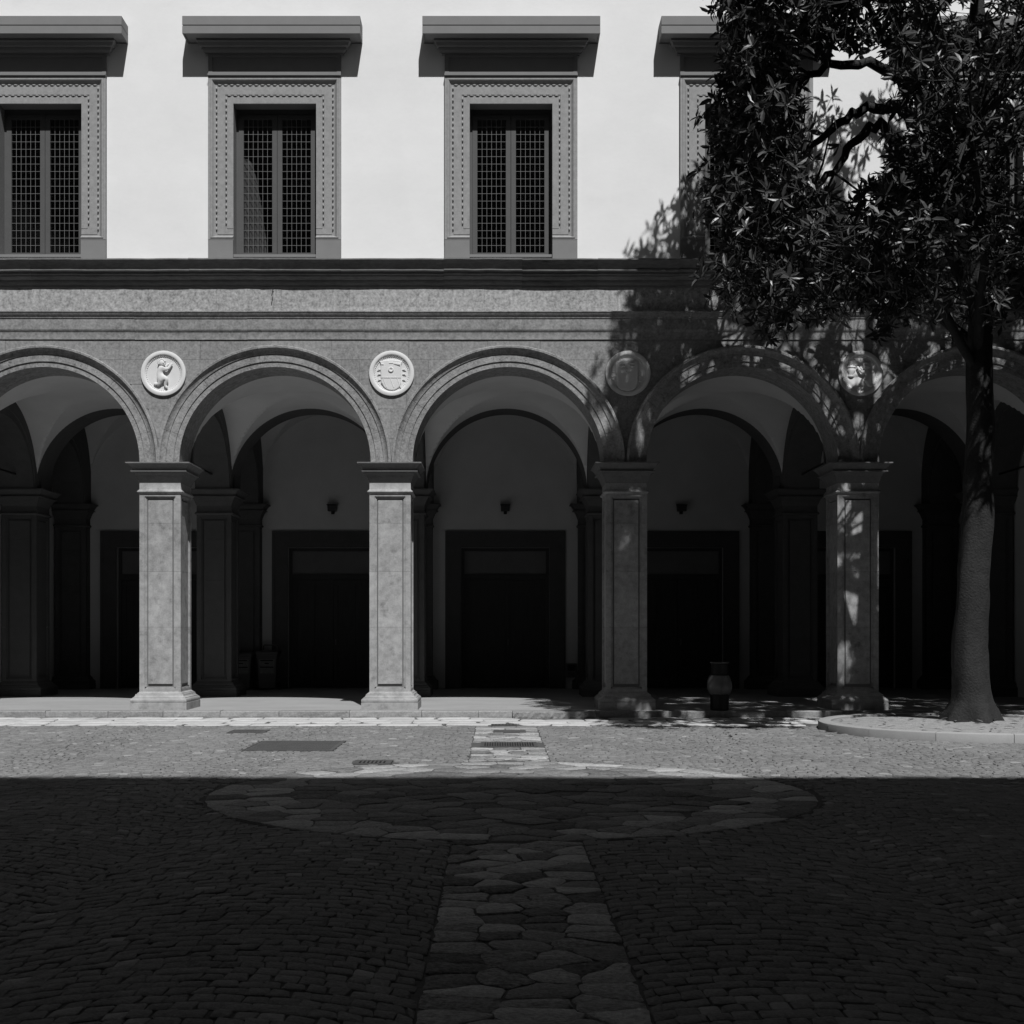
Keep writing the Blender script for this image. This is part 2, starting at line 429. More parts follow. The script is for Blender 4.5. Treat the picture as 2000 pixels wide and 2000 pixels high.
while x < XR:
    x1 = min(XR, x + rng.uniform(1.1, 1.9))
    # each block a little worn: the profile wanders by some millimetres along its length
    n = 5; rg_ = []
    base = rng.uniform(-.006, .006)
    for i in range(n+1):
        dz = base + rng.uniform(-.004, .004); dp = rng.uniform(-.006, .006)
        xx = x + .001 + (x1-x-.002)*i/n
        prof = [(-(p + (dp if p > .1 else 0)), z+dz) for p, z in CO] + [(.03, 8.28), (.03, 7.803)]
        rg_.append([(xx, y, z) for y, z in prof])
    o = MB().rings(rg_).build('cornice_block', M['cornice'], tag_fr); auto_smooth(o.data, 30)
    x = x1
# thin wire hanging below the cornice
MB().tube([(-4.05,-.06,7.83),(-4.055,-.09,7.76),(-4.08,-.10,7.63)], .008, 5).build('wire_end', M['black'], P)

# ---- upper wall with its openings
OW, OZ0, OZ1 = .752, 8.41, 11.146
uw = MB(); WT = .55; ZTOP = 14.2
xs = [XL] + sum([[c-OW-.10, c+OW+.10] for c in WX], []) + [XR]
for i in range(0, len(xs), 2): uw.box(xs[i], xs[i+1], .0, WT, 8.27, ZTOP)
for c in WX:
    uw.box(c-OW-.1, c+OW+.1, .0, WT, OZ1+.10, ZTOP)
    uw.box(c-OW-.1, c+OW+.1, .0, WT, 8.27, 8.36)
upper = uw.build('upper_wall', M['plaster'], P)
# eave and roof of the palazzo
MB().box(XL-.3, XR+.3, -.3, 9.6, ZTOP+.002, ZTOP+.2).build('roof', M['roof'], P)
MB().box(XL, XR, 8.36+.55, 8.36+.9, -.02, ZTOP).build('rear_wall', M['wing'], P)
MB().box(XL, XL+.3, .86, 8.9, -.02, ZTOP).build('rear_wall', M['wing'], P); MB().box(XR-.3, XR, .86, 8.9, -.02, ZTOP).build('rear_wall', M['wing'], P)

# ---- windows
FW, ZT, ZBM = 1.205, 11.655, 8.664
SURR = [(0,.0),(0,-.068),(.045,-.068),(.05,-.055),(.062,-.052),(.085,-.085),(.092,-.092),(.10,-.09),(.118,-.055),(.132,-.048),(.165,-.046),(.168,-.034),(.315,-.034),(.318,-.026),(.343,-.026),(.346,-.034),(.453,-.034),(.453,.02)]
SURR = [(0,.0),(0,-.075),(.04,-.075),(.044,-.085),(.06,-.088),(.075,-.082),(.10,-.05),(.118,-.036),(.13,-.034),(.16,-.032),(.165,-.040),(.305,-.040),(.310,-.030),(.335,-.030),(.34,-.036),(.453,-.036),(.453,.02)]
def surround():
    m = MB(); rg_ = []
    for wv, y in SURR:
        zb = ZBM + wv*.62; k = 1.08
        rg_.append([(-OW, y, zb), (-FW+wv, y, zb), (-FW+wv, y, ZT-.02-wv*k), (FW-wv, y, ZT-.02-wv*k), (FW-wv, y, zb), (OW, y, zb)])
    m.rings(rg_, closed=False, cap0=False, cap1=False)
    return m.mesh('window', M['trim'])
def beads(wv, y, pitch, ln, rad):
    m = MB(); zb = ZBM + wv*.62; zt = ZT-.02-wv*1.08
    n = int((zt-zb-.05)/pitch)
    for s in (-1, 1):
        for i in range(n): 
            z = zb+.05+(i+.5)*(zt-zb-.06)/n
            m.ball((s*(FW-wv), y, z), rad, rad*1.5, ln/2, 6, 4)
    n = int(2*(FW-wv)/pitch)
    for i in range(n):
        x = -(FW-wv)+(i+.5)*2*(FW-wv)/n
        m.ball((x, y, zt), ln/2, rad*1.5, rad, 6, 4)
    return m.mesh('beading', M['trim'], True)
W = {}
W['surround'] = surround()
W['bead1'] = beads(.148, -.036, .106, .085, .017); W['bead2'] = beads(.323, -.034, .106, .085, .016)
W['blockL'], W['blockR'] = [MB().box(min(s*OW, s*FW), max(s*OW, s*FW), -.07, .0, 8.287, ZBM-.003).mesh('pedestal_block', M['trimflat']) for s in (-1, 1)]
m = MB(); m.box(-OW-.1, -OW, -.02, .30, 8.29, OZ1+.1); m.box(OW, OW+.1, -.02, .30, 8.29, OZ1+.1); m.box(-OW, OW, -.02, .30, OZ1, OZ1+.1); m.box(-OW, OW, -.02, .5, 8.362, OZ0)
W['reveal'] = m.mesh('reveal', M['trimflat'])
m = MB(); zf0, zf1 = ZT, 12.03
m.box(-FW, FW, -.03, 0, zf0+.012, zf1)
m.box(-FW-.004, FW+.004, -.105, 0, ZT-.02, zf0+.010)
for a, b, c_, d in ((-FW, -FW+.075, zf0+.013, zf1), (FW-.075, FW, zf0+.013, zf1), (-FW+.075, FW-.075, zf0+.013, zf0+.06), (-FW+.075, FW-.075, zf1-.045, zf1)): m.box(a, b, -.055, -.03, c_, d)
W['frieze'] = m.mesh('frieze_panel', M['trimflat'])
def hood():
    m = MB(); HWD = 1.205; prof = [(.0,12.032),(.06,12.034),(.06,12.06),(.085,12.075),(.11,12.11),(.115,12.14),(.15,12.15),(.165,12.18),(.18,12.21),(.20,12.22),(.20,12.262),(.39,12.265),(.392,12.25),(.42,12.25),(.42,12.38),(.41,12.385),(.41,12.40),(.42,12.405),(.42,12.56),(.40,12.57),(.0,12.62)]
    rg_ = [[(-HWD-p*.92, -p, z), (HWD+p*.92, -p, z), (HWD+p*.92, .0, z), (-HWD-p*.92, .0, z)] for p, z in prof]
    m.rings(rg_)
    me = m.mesh('hood', M['trimflat']); auto_smooth(me, 30); return me
W['hood'] = hood()
m = MB(); YF = .235
m.box(-OW, -OW+.045, YF+.015, YF+.09, OZ0+.002, OZ1); m.box(OW-.045, OW, YF+.015, YF+.09, OZ0+.002, OZ1); m.box(-OW+.045, OW-.045, YF+.015, YF+.09, OZ1-.10, OZ1); m.box(-OW+.045, OW-.045, YF+.015, YF+.09, OZ0+.002, OZ0+.024)
W['jamb'] = m.mesh('window_frame', M['frame'])
LX0, LX1, LZ0, LZ1 = .004, OW-.047, OZ0+.026, OZ1-.104
def leaf_frame(s):
    m = MB(); st = .088
    for a, b, c_, d in ((LX0, LX0+st, LZ0, LZ1), (LX1-st, LX1, LZ0, LZ1), (LX0+st, LX1-st, LZ0, LZ0+.075), (LX0+st, LX1-st, LZ1-.08, LZ1)):
        x0, x1 = sorted((s*a, s*b)); m.box(x0, x1, YF, YF+.055, c_, d)
    return m.mesh('casement', M['frame'])
W['leafL'], W['leafR'] = leaf_frame(-1), leaf_frame(1)
gx0, gx1, gz0, gz1 = LX0+.088, LX1-.088, LZ0+.075, LZ1-.08
W['pane'] = MB().box(gx0, gx1, YF+.03, YF+.034, gz0, gz1).mesh('pane', M['glass'])
W['vbar'] = MB().box(-.0027, .0027, YF+.003, YF+.010, gz0, gz1).mesh('glazing_bar', M['bar'])
W['hbar'] = MB().box(gx0, gx1, YF+.0105, YF+.02, -.0027, .0027).mesh('glazing_bar', M['bar'])
m = MB(); ry0, ry1 = .56, 3.2
m.add([(-1.5,ry1,8.2),(1.5,ry1,8.2),(1.5,ry1,11.6),(-1.5,ry1,11.6),(-1.5,ry0,8.2),(1.5,ry0,8.2),(1.5,ry0,11.6),(-1.5,ry0,11.6)], [(0,1,2,3),(0,4,5,1),(3,2,6,7),(0,3,7,4),(1,5,6,2)])
W['room'] = m.mesh('room', M['room'])
def curtain():
    m = MB(); n = 26; rows_ = 24; vs_ = []
    for j in range(rows_+1):
        t = j/rows_; z = 8.48 + t*1.8
        wd = .12 + .36*max(0, 1-t)**.6 if t > .15 else .12+.36*.85**.6
        for i in range(n+1):
            u = i/n; vs_.append((-.665 + u*wd, .36 + .025*math.sin(u*wd*70 + t*2), z))
    fs = [(j*(n+1)+i, j*(n+1)+i+1, (j+1)*(n+1)+i+1, (j+1)*(n+1)+i) for j in range(rows_) for i in range(n)]
    return m.add(vs_, fs).mesh('curtain', M['curtain'], True)
for wi, c in enumerate(WX):
    w_ = obj('window', W['surround'], P, (c, 0, 0))
    for k, nm in (('bead1','beading'),('bead2','beading'),('blockL','pedestal_block'),('blockR','pedestal_block'),('reveal','reveal'),('frieze','frieze_panel'),('hood','hood'),('jamb','window_frame'),('room','room')):
        o = obj(nm, W[k], w_, (c, 0, 0))
        if nm == 'beading': o['kind'] = 'stuff'
    for s, k in ((-1, 'leafL'), (1, 'leafR')):
        obj('casement', W[k], w_, (c, 0, 0))
        xo = c if s > 0 else c - (gx0+gx1)
        obj('pane', W['pane'], w_, (xo, 0, 0))
        for i in range(1, 6): obj('glazing_bar', W['vbar'], w_, (xo + gx0 + (gx1-gx0)*i/6, 0, 0))
        nz = 18
        for i in range(1, nz): obj('glazing_bar', W['hbar'], w_, (xo, 0, gz0 + (gz1-gz0)*i/nz))
    if wi == 1: obj('curtain', curtain(), w_, (c, 0, 0))['label'] = 'pale curtain pulled aside behind the lattice'

# ---- loggia: vaults, transverse arches, back wall, doors
def vault(y0, y1):
    m = MB(); nx, ny = 60, 48; vs_ = []
    a = (y1-y0)/2; ym = (y0+y1)/2
    for j in range(ny+1):
        y = y0 + (y1-y0)*j/ny
        z2 = RA*math.sqrt(max(0, 1-((y-ym)/a)**2))
        for i in range(nx+1):
            x = -RA*math.cos(math.pi*i/nx)
            z1 = math.sqrt(max(0, RA*RA-x*x))
            vs_.append((x, y, max(z1, z2)))
    fs = [(j*(nx+1)+i, (j+1)*(nx+1)+i, (j+1)*(nx+1)+i+1, j*(nx+1)+i+1) for j in range(ny) for i in range(nx)]
    me = bpy.data.meshes.new('vault'); me.from_pydata(vs_, [], fs); me.materials.append(M['inner']); auto_smooth(me, 14); return me
v1, v2 = vault(.85, Y2A), vault(Y2B, YB)
for cx in AC:
    obj('vault', v1, P, (cx, 0, ZC)); obj('vault', v2, P, (cx, 0, ZC+.5))
def trans(y0, y1, off=.17, hw=.37, crown=.42, out=.02):
    a = (y1-y0)/2; ym = (y0+y1)/2; rg_ = []
    prof = [(off, -hw), (off, hw), (off-.06, hw), (off-.065, hw+.02), (-out, hw+.03), (-out, -hw-.03), (off-.065, -hw-.02), (off-.06, -hw)]
    for i in range(33):
        t = math.pi*i/32
        rg_.append([(x, ym+(a-d)*math.cos(t), (RA-d*crown/off)*math.sin(t) if d > 0 else (RA-d)*math.sin(t)) for d, x in prof])
    me = MB().rings(rg_).mesh('transverse_arch', M['innerstone']); auto_smooth(me, 30); return me
t1, t2 = trans(.85, Y2A), trans(Y2B, YB-.34, out=.62)
fill1 = MB().box(-.40, .40, .84, Y2A+.01, RA-.02, RA+.3)
rod = MB().tube([(0, .8, .30), (0, Y2A+.1, .30)], .022, 6).mesh('tie_rod', M['black'])
for x in PX:
    obj('transverse_arch', t1, P, (x, 0, ZC)); obj('transverse_arch', t2, P, (x, 0, ZC)); obj('tie_rod', rod, P, (x, 0, ZC))
    # masonry over the transverse arches closes the haunches between bays
    MB().box(x-.41, x+.41, .60, Y2B, ZC+RA-.02, ZC+RA+.2).build('haunch_fill', M['inner'], P)
MB().box(XL+.3, XR-.3, .61, Y2B, ZC+RA+.02, ZC+RA+.25).build('upper_floor', M['inner'], P)
MB().box(XL+.3, XR-.3, Y2B+.002, YB+.5, ZC+RA+.52, ZC+RA+.75).build('upper_floor', M['inner'], P)
MB().box(XL+.3, XR-.3, Y2A+.02, Y2B-.01, ZC+RA+.38, ZC+RA+.75).build('upper_floor', M['inner'], P)
for x in (PX[0]-.42, PX[-1]+.42):
    s = -1 if x < 0 else 1
    MB().box(min(x, x+s*.3), max(x, x+s*.3), .86, YB, -.02, ZC+RA).build('loggia_end_wall', M['inner'], P)
DW, DZ = 1.085, 3.58
bw_ = MB(); dxs = AC
edges = [XL+.3] + sum([[c-DW, c+DW] for c in dxs], []) + [XR-.3]
for i in range(0, len(edges), 2): bw_.box(edges[i], edges[i+1], YB, YB+.5, -.02, 6.88)
for c in dxs: bw_.box(c-DW, c+DW, YB, YB+.5, DZ, 6.88)
bw_.build('back_wall', M['inner'], P)
m = MB()
for a, b, c_, d in ((-DW-.385, -DW, FLOOR, DZ+.40), (DW, DW+.385, FLOOR, DZ+.40), (-DW, DW, DZ, DZ+.40)): m.box(a, b, -.05, .0, c_, d)
for a, b, c_, d in ((-DW-.385, -DW-.32, FLOOR, DZ+.40), (DW+.32, DW+.385, FLOOR, DZ+.40), (-DW-.32, DW+.32, DZ+.33, DZ+.40)): m.box(a, b, -.075, -.05, c_, d)
d_sur = m.mesh('door', M['darkstone'])
m = MB(); m.box(-DW, -DW+.08, .15, .28, FLOOR, DZ); m.box(DW-.08, DW, .15, .28, FLOOR, DZ); m.box(-DW+.08, DW-.08, .15, .28, DZ-.08, DZ); m.box(-DW+.08, DW-.08, .14, .28, 2.80, 2.93)
d_fr = m.mesh('door_frame', M['door'])
d_tr = MB().box(-DW+.08, DW-.08, .2, .24, 2.93, DZ-.08).mesh('transom', M['transom'])
def leafm(s):
    m = MB(); a, b = .004, DW-.082
    def bx(u0, u1, y0, y1, z0, z1):
        x0, x1 = sorted((s*u0, s*u1)); m.box(x0, x1, y0, y1, z0, z1)
    bx(a, b, .215, .25, FLOOR+.01, 2.795)
    for u0, u1 in ((a, a+.11), (b-.11, b), ((a+b)/2-.05, (a+b)/2+.05)): bx(u0, u1, .19, .215, FLOOR+.01, 2.795)
    for z0, z1 in ((FLOOR+.01, .36), (1.0, 1.14), (2.66, 2.795)):
        bx(a+.11, (a+b)/2-.05, .191, .215, z0, z1); bx((a+b)/2+.05, b-.11, .191, .215, z0, z1)
    return m.mesh('door_leaf', M['door'])
d_l, d_r = leafm(-1), leafm(1)
d_h = MB().tube([(.07, .19, 1.2), (.07, .14, 1.2), (.07, .14, 1.32), (.07, .19, 1.32)], .012, 6).mesh('handle', M['bar'])
for c in dxs:
    d = obj('door', d_sur, P, (c, YB, 0))
    for me in (d_fr, d_tr, d_l, d_r, d_h): obj(me.name.split('.')[0], me, d, (c, YB, 0))

# ---- medallions in the spandrels
def med_base():
    prof = [(.405,.0),(.405,-.10),(.41,-.115),(.412,-.13),(.405,-.15),(.385,-.158),(.36,-.160),(.345,-.155),(.335,-.145),(.33,-.125),(.318,-.112),(.308,-.11),(.300,-.095),(.28,-.092),(.0001,-.088)]
    me = MB().lathe(prof, 64, axis='Y').mesh('medallion', M['marble']); auto_smooth(me, 40); return me
def med_beads():
    m = MB()
    for k in range(56):
        a = 2*math.pi*k/56; m.ball((.312*math.cos(a), -.112, .312*math.sin(a)), .011, .012, .011, 5, 4)
    return m.mesh('beading', M['marble'], True)
mb_, mbd = med_base(), med_beads()
def skin_figure(name, verts, edges_, rad, sc, flip=1, off=(0, 0)):
    me = bpy.data.meshes.new(name)
    me.from_pydata([((u+off[0])*sc*flip, -.088-y*sc, (v+off[1])*sc) for u, v, y in verts], edges_, [])
    o = bpy.data.objects.new(name, me); COL.objects.link(o)
    o.modifiers.new('skin', 'SKIN'); ss = o.modifiers.new('sub', 'SUBSURF'); ss.levels = 2; ss.render_levels = 2
    for i, r in enumerate(rad): me.skin_vertices[0].data[i].radius = (r*sc, r*sc)
    me.skin_vertices[0].data[0].use_root = True
    dg = bpy.context.evaluated_depsgraph_get(); dg.update()
    ev = o.evaluated_get(dg); out = bpy.data.meshes.new_from_object(ev)
    bpy.data.objects.remove(o); out.materials.append(M['marble'])
    hd = MB(); hu, hv, hy = verts[5]
    c_ = lambda u, v, y: ((u+off[0])*sc*flip, -.088-y*sc, (v+off[1])*sc)
    hd.ball(c_(hu, hv, hy), .165*sc, .17*sc, .175*sc, 16, 10)               # skull
    hd.ball(c_(hu+.05, hv-.07, hy+.05), .10*sc, .11*sc, .09*sc, 12, 8)       # cheeks and chin
    hd.ball(c_(hu+.08, hv-.02, hy+.17), .03*sc, .05*sc, .04*sc, 8, 6)        # nose
    for k in range(9):                                                        # curls
        a = math.pi*(.15+.95*k/8); hd.ball(c_(hu+.15*math.cos(a), hv+.15*math.sin(a), hy+.06), .055*sc, .09*sc, .05*sc, 8, 6)
    bm = bmesh.new(); bm.from_mesh(out)
    vv = [bm.verts.new(p) for p in hd.v]
    for f in hd.f: bm.faces.new([vv[i] for i in f])
    bmesh.ops.recalc_face_normals(bm, faces=bm.faces); bm.to_mesh(out); bm.free()
    out.polygons.foreach_set('use_smooth', [True]*len(out.polygons)); return out
# kneeling child: u right, v up, y towards the viewer (units of the medallion radius)
KV = [(-.14,-.24,.12),(-.15,-.06,.12),(-.15,.10,.13),(-.13,.24,.13),(-.08,.34,.15),(-.05,.47,.16),      # pelvis..head
      (.03,.18,.24),(.20,.17,.22),(.32,.33,.17),(.41,.47,.14),                                          # near arm
      (.05,-.21,.24),(.19,-.26,.22),(.13,-.42,.17),(.08,-.56,.14),(.20,-.68,.14),                        # raised leg
      (-.16,-.40,.14),(-.20,-.50,.14),(-.32,-.49,.10),(-.45,-.47,.09),                                   # kneeling leg
      (.10,.30,.10),(.26,.46,.09)]                                                                       # far arm
KE = [(0,1),(1,2),(2,3),(3,4),(4,5),(3,6),(6,7),(7,8),(8,9),(0,10),(10,11),(11,12),(12,13),(13,14),(0,15),(15,16),(16,17),(17,18),(3,19),(19,20)]
KR = [.17,.165,.155,.12,.09,.08,.10,.08,.065,.06,.13,.115,.095,.07,.065,.12,.10,.085,.065,.07,.05]
child = skin_figure('relief_figure', KV, KE, KR, .40)
def shield_poly(pts): return pts
def plate(poly, y0, y1, mname='shield', ins=.012):
    cx = sum(p[0] for p in poly)/len(poly); cz = sum(p[1] for p in poly)/len(poly)
    m = MB()
    def ring(y, k): return [(cx+(x-cx)*k, y, cz+(z-cz)*k) for x, z in poly]
    m.rings([ring(y0, 1), ring(y1+.01, 1), ring(y1, .95)], cap0=False)
    return m
def U(x, y): return ((x-960)/690*.41, (960-y)/690*.41)
sh2 = [U(600,590), U(760,552), U(960,540), U(1150,552), U(1290,585), U(1262,690), U(1250,800), U(1250,1250)]
sh2 += [U(960 + 290*math.cos(t), 1220 + 265*math.sin(t)) for t in [i*math.pi/12 for i in range(1, 12)]]
sh2 += [U(640,1250), U(625,800), U(632,690)]
def med2():
    m = plate(sh2, -.088, -.14)
    x0, z0 = U(640, 1100); x1, _ = U(1245, 1100)
    m.box(x0, x1, -.152, -.138, z0, z0+.008)                                         # chief line
    for k in (700, 920, 1130):                                                        # bends
        a = U(k, 1110); b = U(k+110, 1400); m.tube([(a[0], -.137, a[1]), (b[0], -.137, b[1])], .012, 6)
    c = U(942, 850); m.lathe([(.045,-.135),(.05,-.16),(.04,-.172),(.022,-.165),(.015,-.15),(.0005,-.15)], 20, (c[0], 0, c[1]), 'Y')
    a = U(880, 640); b = U(1010, 640); m.tube([(a[0], -.14, a[1]), (b[0], -.14, b[1])], .016, 6)
    a = U(1020, 660); b = U(1230, 690); m.tube([(a[0], -.142, a[1]), (b[0], -.142, b[1])], [.012, .03], 6)
    a = U(650, 680); b = U(720, 680); m.tube([(a[0], -.14, a[1]), (b[0], -.14, b[1])], .018, 6)
    for s in (-1, 1):                                                                 # fluttering ribbons
        for q in ((520, 870), (520, 1010), (530, 1180)):
            a = U(960+s*(960-q[0]), q[1]); b = U(960+s*330, q[1]-25)
            m.tube([(b[0], -.10, b[1]), ((a[0]+b[0])/2, -.115, (a[1]+b[1])/2+.012), (a[0], -.10, a[1]-.01)], [.012, .016, .007], 6)
    return m.mesh('shield', M['marble'])
def med3():
    poly = [U(585,640), U(640,590), U(950,560), U(1230,600), U(1262,660), U(1262,1250)]
    poly += [U(930 + 330*math.cos(t), 1240 + 265*math.sin(t)) for t in [i*math.pi/12 for i in range(1, 12)]] + [U(600,1250)]
    m = plate(poly, -.088, -.15)
    for cx_ in (780, 1085):
        c = U(cx_, 720); m.lathe([(.06,-.145),(.066,-.19),(.05,-.20),(.035,-.165),(.0005,-.155)], 20, (0, 0, 0), 'Y')
        for i in range(len(m.v)-100, len(m.v)):
            x, y, z = m.v[i]; m.v[i] = (c[0]+x, y, c[1]+z*.6)
    c = U(925, 900); m.lathe([(.035,-.145),(.04,-.165),(.03,-.172),(.018,-.16),(.0005,-.155)], 20, (c[0], 0, c[1]), 'Y')
    for s in (-1, 1):
        for q in (900, 1040, 1180):
            a = U(925+s*460, q+20); b = U(925+s*350, q)
            m.tube([(b[0], -.10, b[1]), (a[0], -.10, a[1])], [.014, .008], 6)
    return m.mesh('shield', M['marble'])
def med4_vessel():
    m = MB(); c = (-.17, -.088, .03)
    m.lathe([(.0005,-.10),(.05,-.095),(.062,-.08),(.045,-.06),(.05,-.03),(.075,.01),(.078,.05),(.06,.07),(.085,.075),(.088,.085),(.06,.11),(.02,.125),(.0005,.127)], 18, c)
    return m.mesh('relief_vessel', M['marble'], True)
child4 = skin_figure('relief_figure', KV, KE, KR, .36, flip=-1, off=(-.22, -.12))
MDM = lambda x: Matrix.Translation((x, .05, 6.243)) @ Matrix.Diagonal((1, .62, 1, 1))
MEDX = [-10.3, -6.06, -1.91, 2.39, 6.62, 10.85]
for i, x in enumerate(MEDX):
    md = obj('medallion', mb_, P, matrix=MDM(x)); o = obj('beading', mbd, md, matrix=MDM(x)); o['kind'] = 'stuff'
    if i in (0, 1): obj('relief_figure', child, md, matrix=MDM(x))['label'] = 'kneeling child carved in white relief'
    elif i in (2, 5): obj('shield', med2(), md, matrix=MDM(x))['label'] = 'carved shield with boss and diagonal bands'
    elif i == 3: obj('shield', med3(), md, matrix=MDM(x))['label'] = 'carved round-bottomed shield with two oval charges'
    else:
        obj('relief_figure', child4, md, matrix=MDM(x))['label'] = 'carved kneeling figure in leaf shade'; obj('relief_vessel', med4_vessel(), md, matrix=MDM(x))

# ------------------------------------------------------------------ loggia floor and step
tag(MB().box(XL+.3, XR-.3, -.10, YB+.4, -.02, FLOOR).build('loggia_floor', M['floor']), kind='structure')
step = tag(MB().box(XL, XR, -.36, -.101, -.03, FLOOR-.03).build('loggia_step', M['joint']), kind='structure')
def rough_box(x0, x1, y0, y1, z0, z1, amp, n=6):
    m = MB(); rg_ = []
    for i in range(n+1):
        x = x0 + (x1-x0)*i/n
        j = lambda: rng.uniform(-amp, amp)
        rg_.append([(x, y1, z0), (x, y0+j(), z0), (x, y0+j()*1.2-.004, z0+(z1-z0)*.4), (x, y0+j(), z1-.018), (x, y0+.02+j(), z1+j()*.3), (x, y1, z1)])
    return m.rings(rg_)
x = XL
sp_x0, sp_x1 = .28, 1.78
brk = []
while x < XR:
    x1 = x + rng.uniform(.9, 1.5)
    if x < sp_x0 < x1 + .3: x1 = sp_x0
    elif abs(x - sp_x0) < 1e-6: x1 = sp_x1
    x1 = min(x1, XR); brk.append((x, x1)); x = x1
for a, b in brk:
    if abs(a-sp_x0) < 1e-6:
        o = rough_box(a+.01, b-.01, -.47, -.10, -.03, FLOOR-.004, .012, 26).build('step_stone', M['kerb'], step); o['label'] = 'rough worn boulder-like step stone'
    else:
        rough_box(a+.004, b-.004, -.41, -.10, -.03, FLOOR+.002+rng.uniform(-.003, .003), .007, 7).build('step_stone', M['kerb'], step)

# ------------------------------------------------------------------ paving
def cut_poly(q, shrink, cut, jit=0.0, mids=False):
    cx = sum(p[0] for p in q)/len(q); cy = sum(p[1] for p in q)/len(q)
    pts = []
    n = len(q)
    for i in range(n):
        a = Vector(q[i-1]); b = Vector(q[i]); c = Vector(q[(i+1) % n])
        e1 = (a-b); e2 = (c-b)
        pts.append(b + e1*cut*rng.uniform(.6, 1.3)); pts.append(b + e2*cut*rng.uniform(.6, 1.3))
        if mids: pts.append((b+c)/2 + Vector((rng.uniform(-jit, jit), rng.uniform(-jit, jit))))
    cen = Vector((cx, cy)); out = []
    for p in pts:
        d = p-cen; L = d.length
        out.append(cen + d*max(.3, (L-shrink)/max(L, 1e-4)))
    return out
def add_stone(m, poly, zb, zt, bev, dome=.003, tilt=0.0):
    n = len(poly); cx = sum(p[0] for p in poly)/n; cy = sum(p[1] for p in poly)/n
    tx, ty = rng.uniform(-tilt, tilt), rng.uniform(-tilt, tilt)
    def zz(x, y, z): return z + (x-cx)*tx + (y-cy)*ty
    r0 = [(p[0], p[1], zb) for p in poly]
    r1 = [(p[0], p[1], zz(p[0], p[1], zt-bev)) for p in poly]
    r2 = []
    for p in poly:
        dx, dy = cx-p[0], cy-p[1]; L = math.hypot(dx, dy) or 1; k = min(.45, bev*1.6/L)
        x, y = p[0]+dx*k, p[1]+dy*k; r2.append((x, y, zz(x, y, zt)))
    vs_ = r0+r1+r2+[(cx, cy, zt+dome)]; fs = []
    for i in range(n):
        k = (i+1) % n
        fs += [(i, k, n+k, n+i), (n+i, n+k, 2*n+k, 2*n+i), (2*n+i, 2*n+k, 3*n)]
    m.add(vs_, fs)
def stone_obj(name, poly, material, parent, zb, zt, bev, dome=.003, tilt=0.0):
    m = MB(); add_stone(m, poly, zb, zt, bev, dome, tilt)
    me = bpy.data.meshes.new(name); me.from_pydata(m.v, [], m.f); me.materials.append(material); auto_smooth(me, 50)
    return obj(name, me, parent)
CIRC = (0.14, -11.0, 2.95); PATH = (-.34, .65); PLANT = (7.5, -3.15, 2.35)
def in_circle(x, y, pad=0): return math.hypot(x-CIRC[0], y-CIRC[1]) < CIRC[2]+pad
COVERS = [(-3.33, -2.17, -6.65, -5.2), (-4.13, -3.60, -3.75, -3.15), (-1.72, -1.26, -8.35, -7.93), (-.22, .56, -6.1, -5.4)]
def in_cover(x, y, pad=.03): return any(a-pad < x < b+pad and c-pad < y < d+pad for a, b, c, d in COVERS)

def voronoi(seeds, bound, reach):
    out = []
    for i, (sx, sy) in enumerate(seeds):
        poly = list(bound)
        # start from a local box so that far bounds do not matter
        for k, (tx, ty) in enumerate(seeds):
            if k == i: continue
            dx, dy = tx-sx, ty-sy
            if dx*dx+dy*dy > reach*reach: continue
            mx, my = (sx+tx)/2, (sy+ty)/2; new = []
            for a, b in zip(poly, poly[1:]+poly[:1]):
                da = (a[0]-mx)*dx+(a[1]-my)*dy; db = (b[0]-mx)*dx+(b[1]-my)*dy
                if da <= 0: new.append(a)
                if da*db < 0: t_ = da/(da-db); new.append((a[0]+(b[0]-a[0])*t_, a[1]+(b[1]-a[1])*t_))
            poly = new
            if len(poly) < 3: break
        if len(poly) < 3: continue
        # merge very short edges
        q = []
        for p in poly:
            if not q or math.hypot(p[0]-q[-1][0], p[1]-q[-1][1]) > .03: q.append(p)
        if len(q) > 2 and math.hypot(q[0][0]-q[-1][0], q[0][1]-q[-1][1]) < .03: q.pop()
        if len(q) >= 3: out.append(q)
    return out
path = tag(MB().add([(PATH[0],-24,-.008),(PATH[1],-24,-.008),(PATH[1],-2.3,-.008),(PATH[0],-2.3,-.008)], [(0,1,2,3)]).build('stone_path', M['mortar']), kind='structure')
seeds = []; y = -19.3; row = 0
while y < -2.35:
    h = rng.uniform(.15, .27); n = rng.choice((2, 3, 3, 4, 4)); off = rng.uniform(-.25, .25)
    for i in range(n):
        seeds.append((PATH[0]+(PATH[1]-PATH[0])*min(.95, max(.05, (i+.5+off*.6+rng.uniform(-.22, .22))/n)), y+rng.uniform(-.07, .07)))
    y += h
for q in voronoi(seeds, [(PATH[0], -19.5), (PATH[1], -19.5), (PATH[1], -2.32), (PATH[0], -2.32)], 1.6):
    cx = sum(p[0] for p in q)/len(q); cy = sum(p[1] for p in q)/len(q)
    if in_circle(cx, cy, .06) or in_cover(cx, cy, .0) or any(in_circle(p[0], p[1], -.12) for p in q): continue
    stone_obj('path_stone', cut_poly(q, .006, .12, .016, True), rng.choice((M['slab'], M['slab'], M['slabgrey'])), path, -.03, .002+rng.uniform(-.006, .005), .004, .001, .025)
circ = tag(MB().lathe([(CIRC[2]+.03, -.03), (CIRC[2]+.03, -.006)], 64, (CIRC[0], CIRC[1], 0)).build('stone_circle', M['mortar']), kind='structure')
bound = [(CIRC[0]+CIRC[2]*math.cos(2*math.pi*k/56), CIRC[1]+CIRC[2]*math.sin(2*math.pi*k/56)) for k in range(56)]
seeds = []
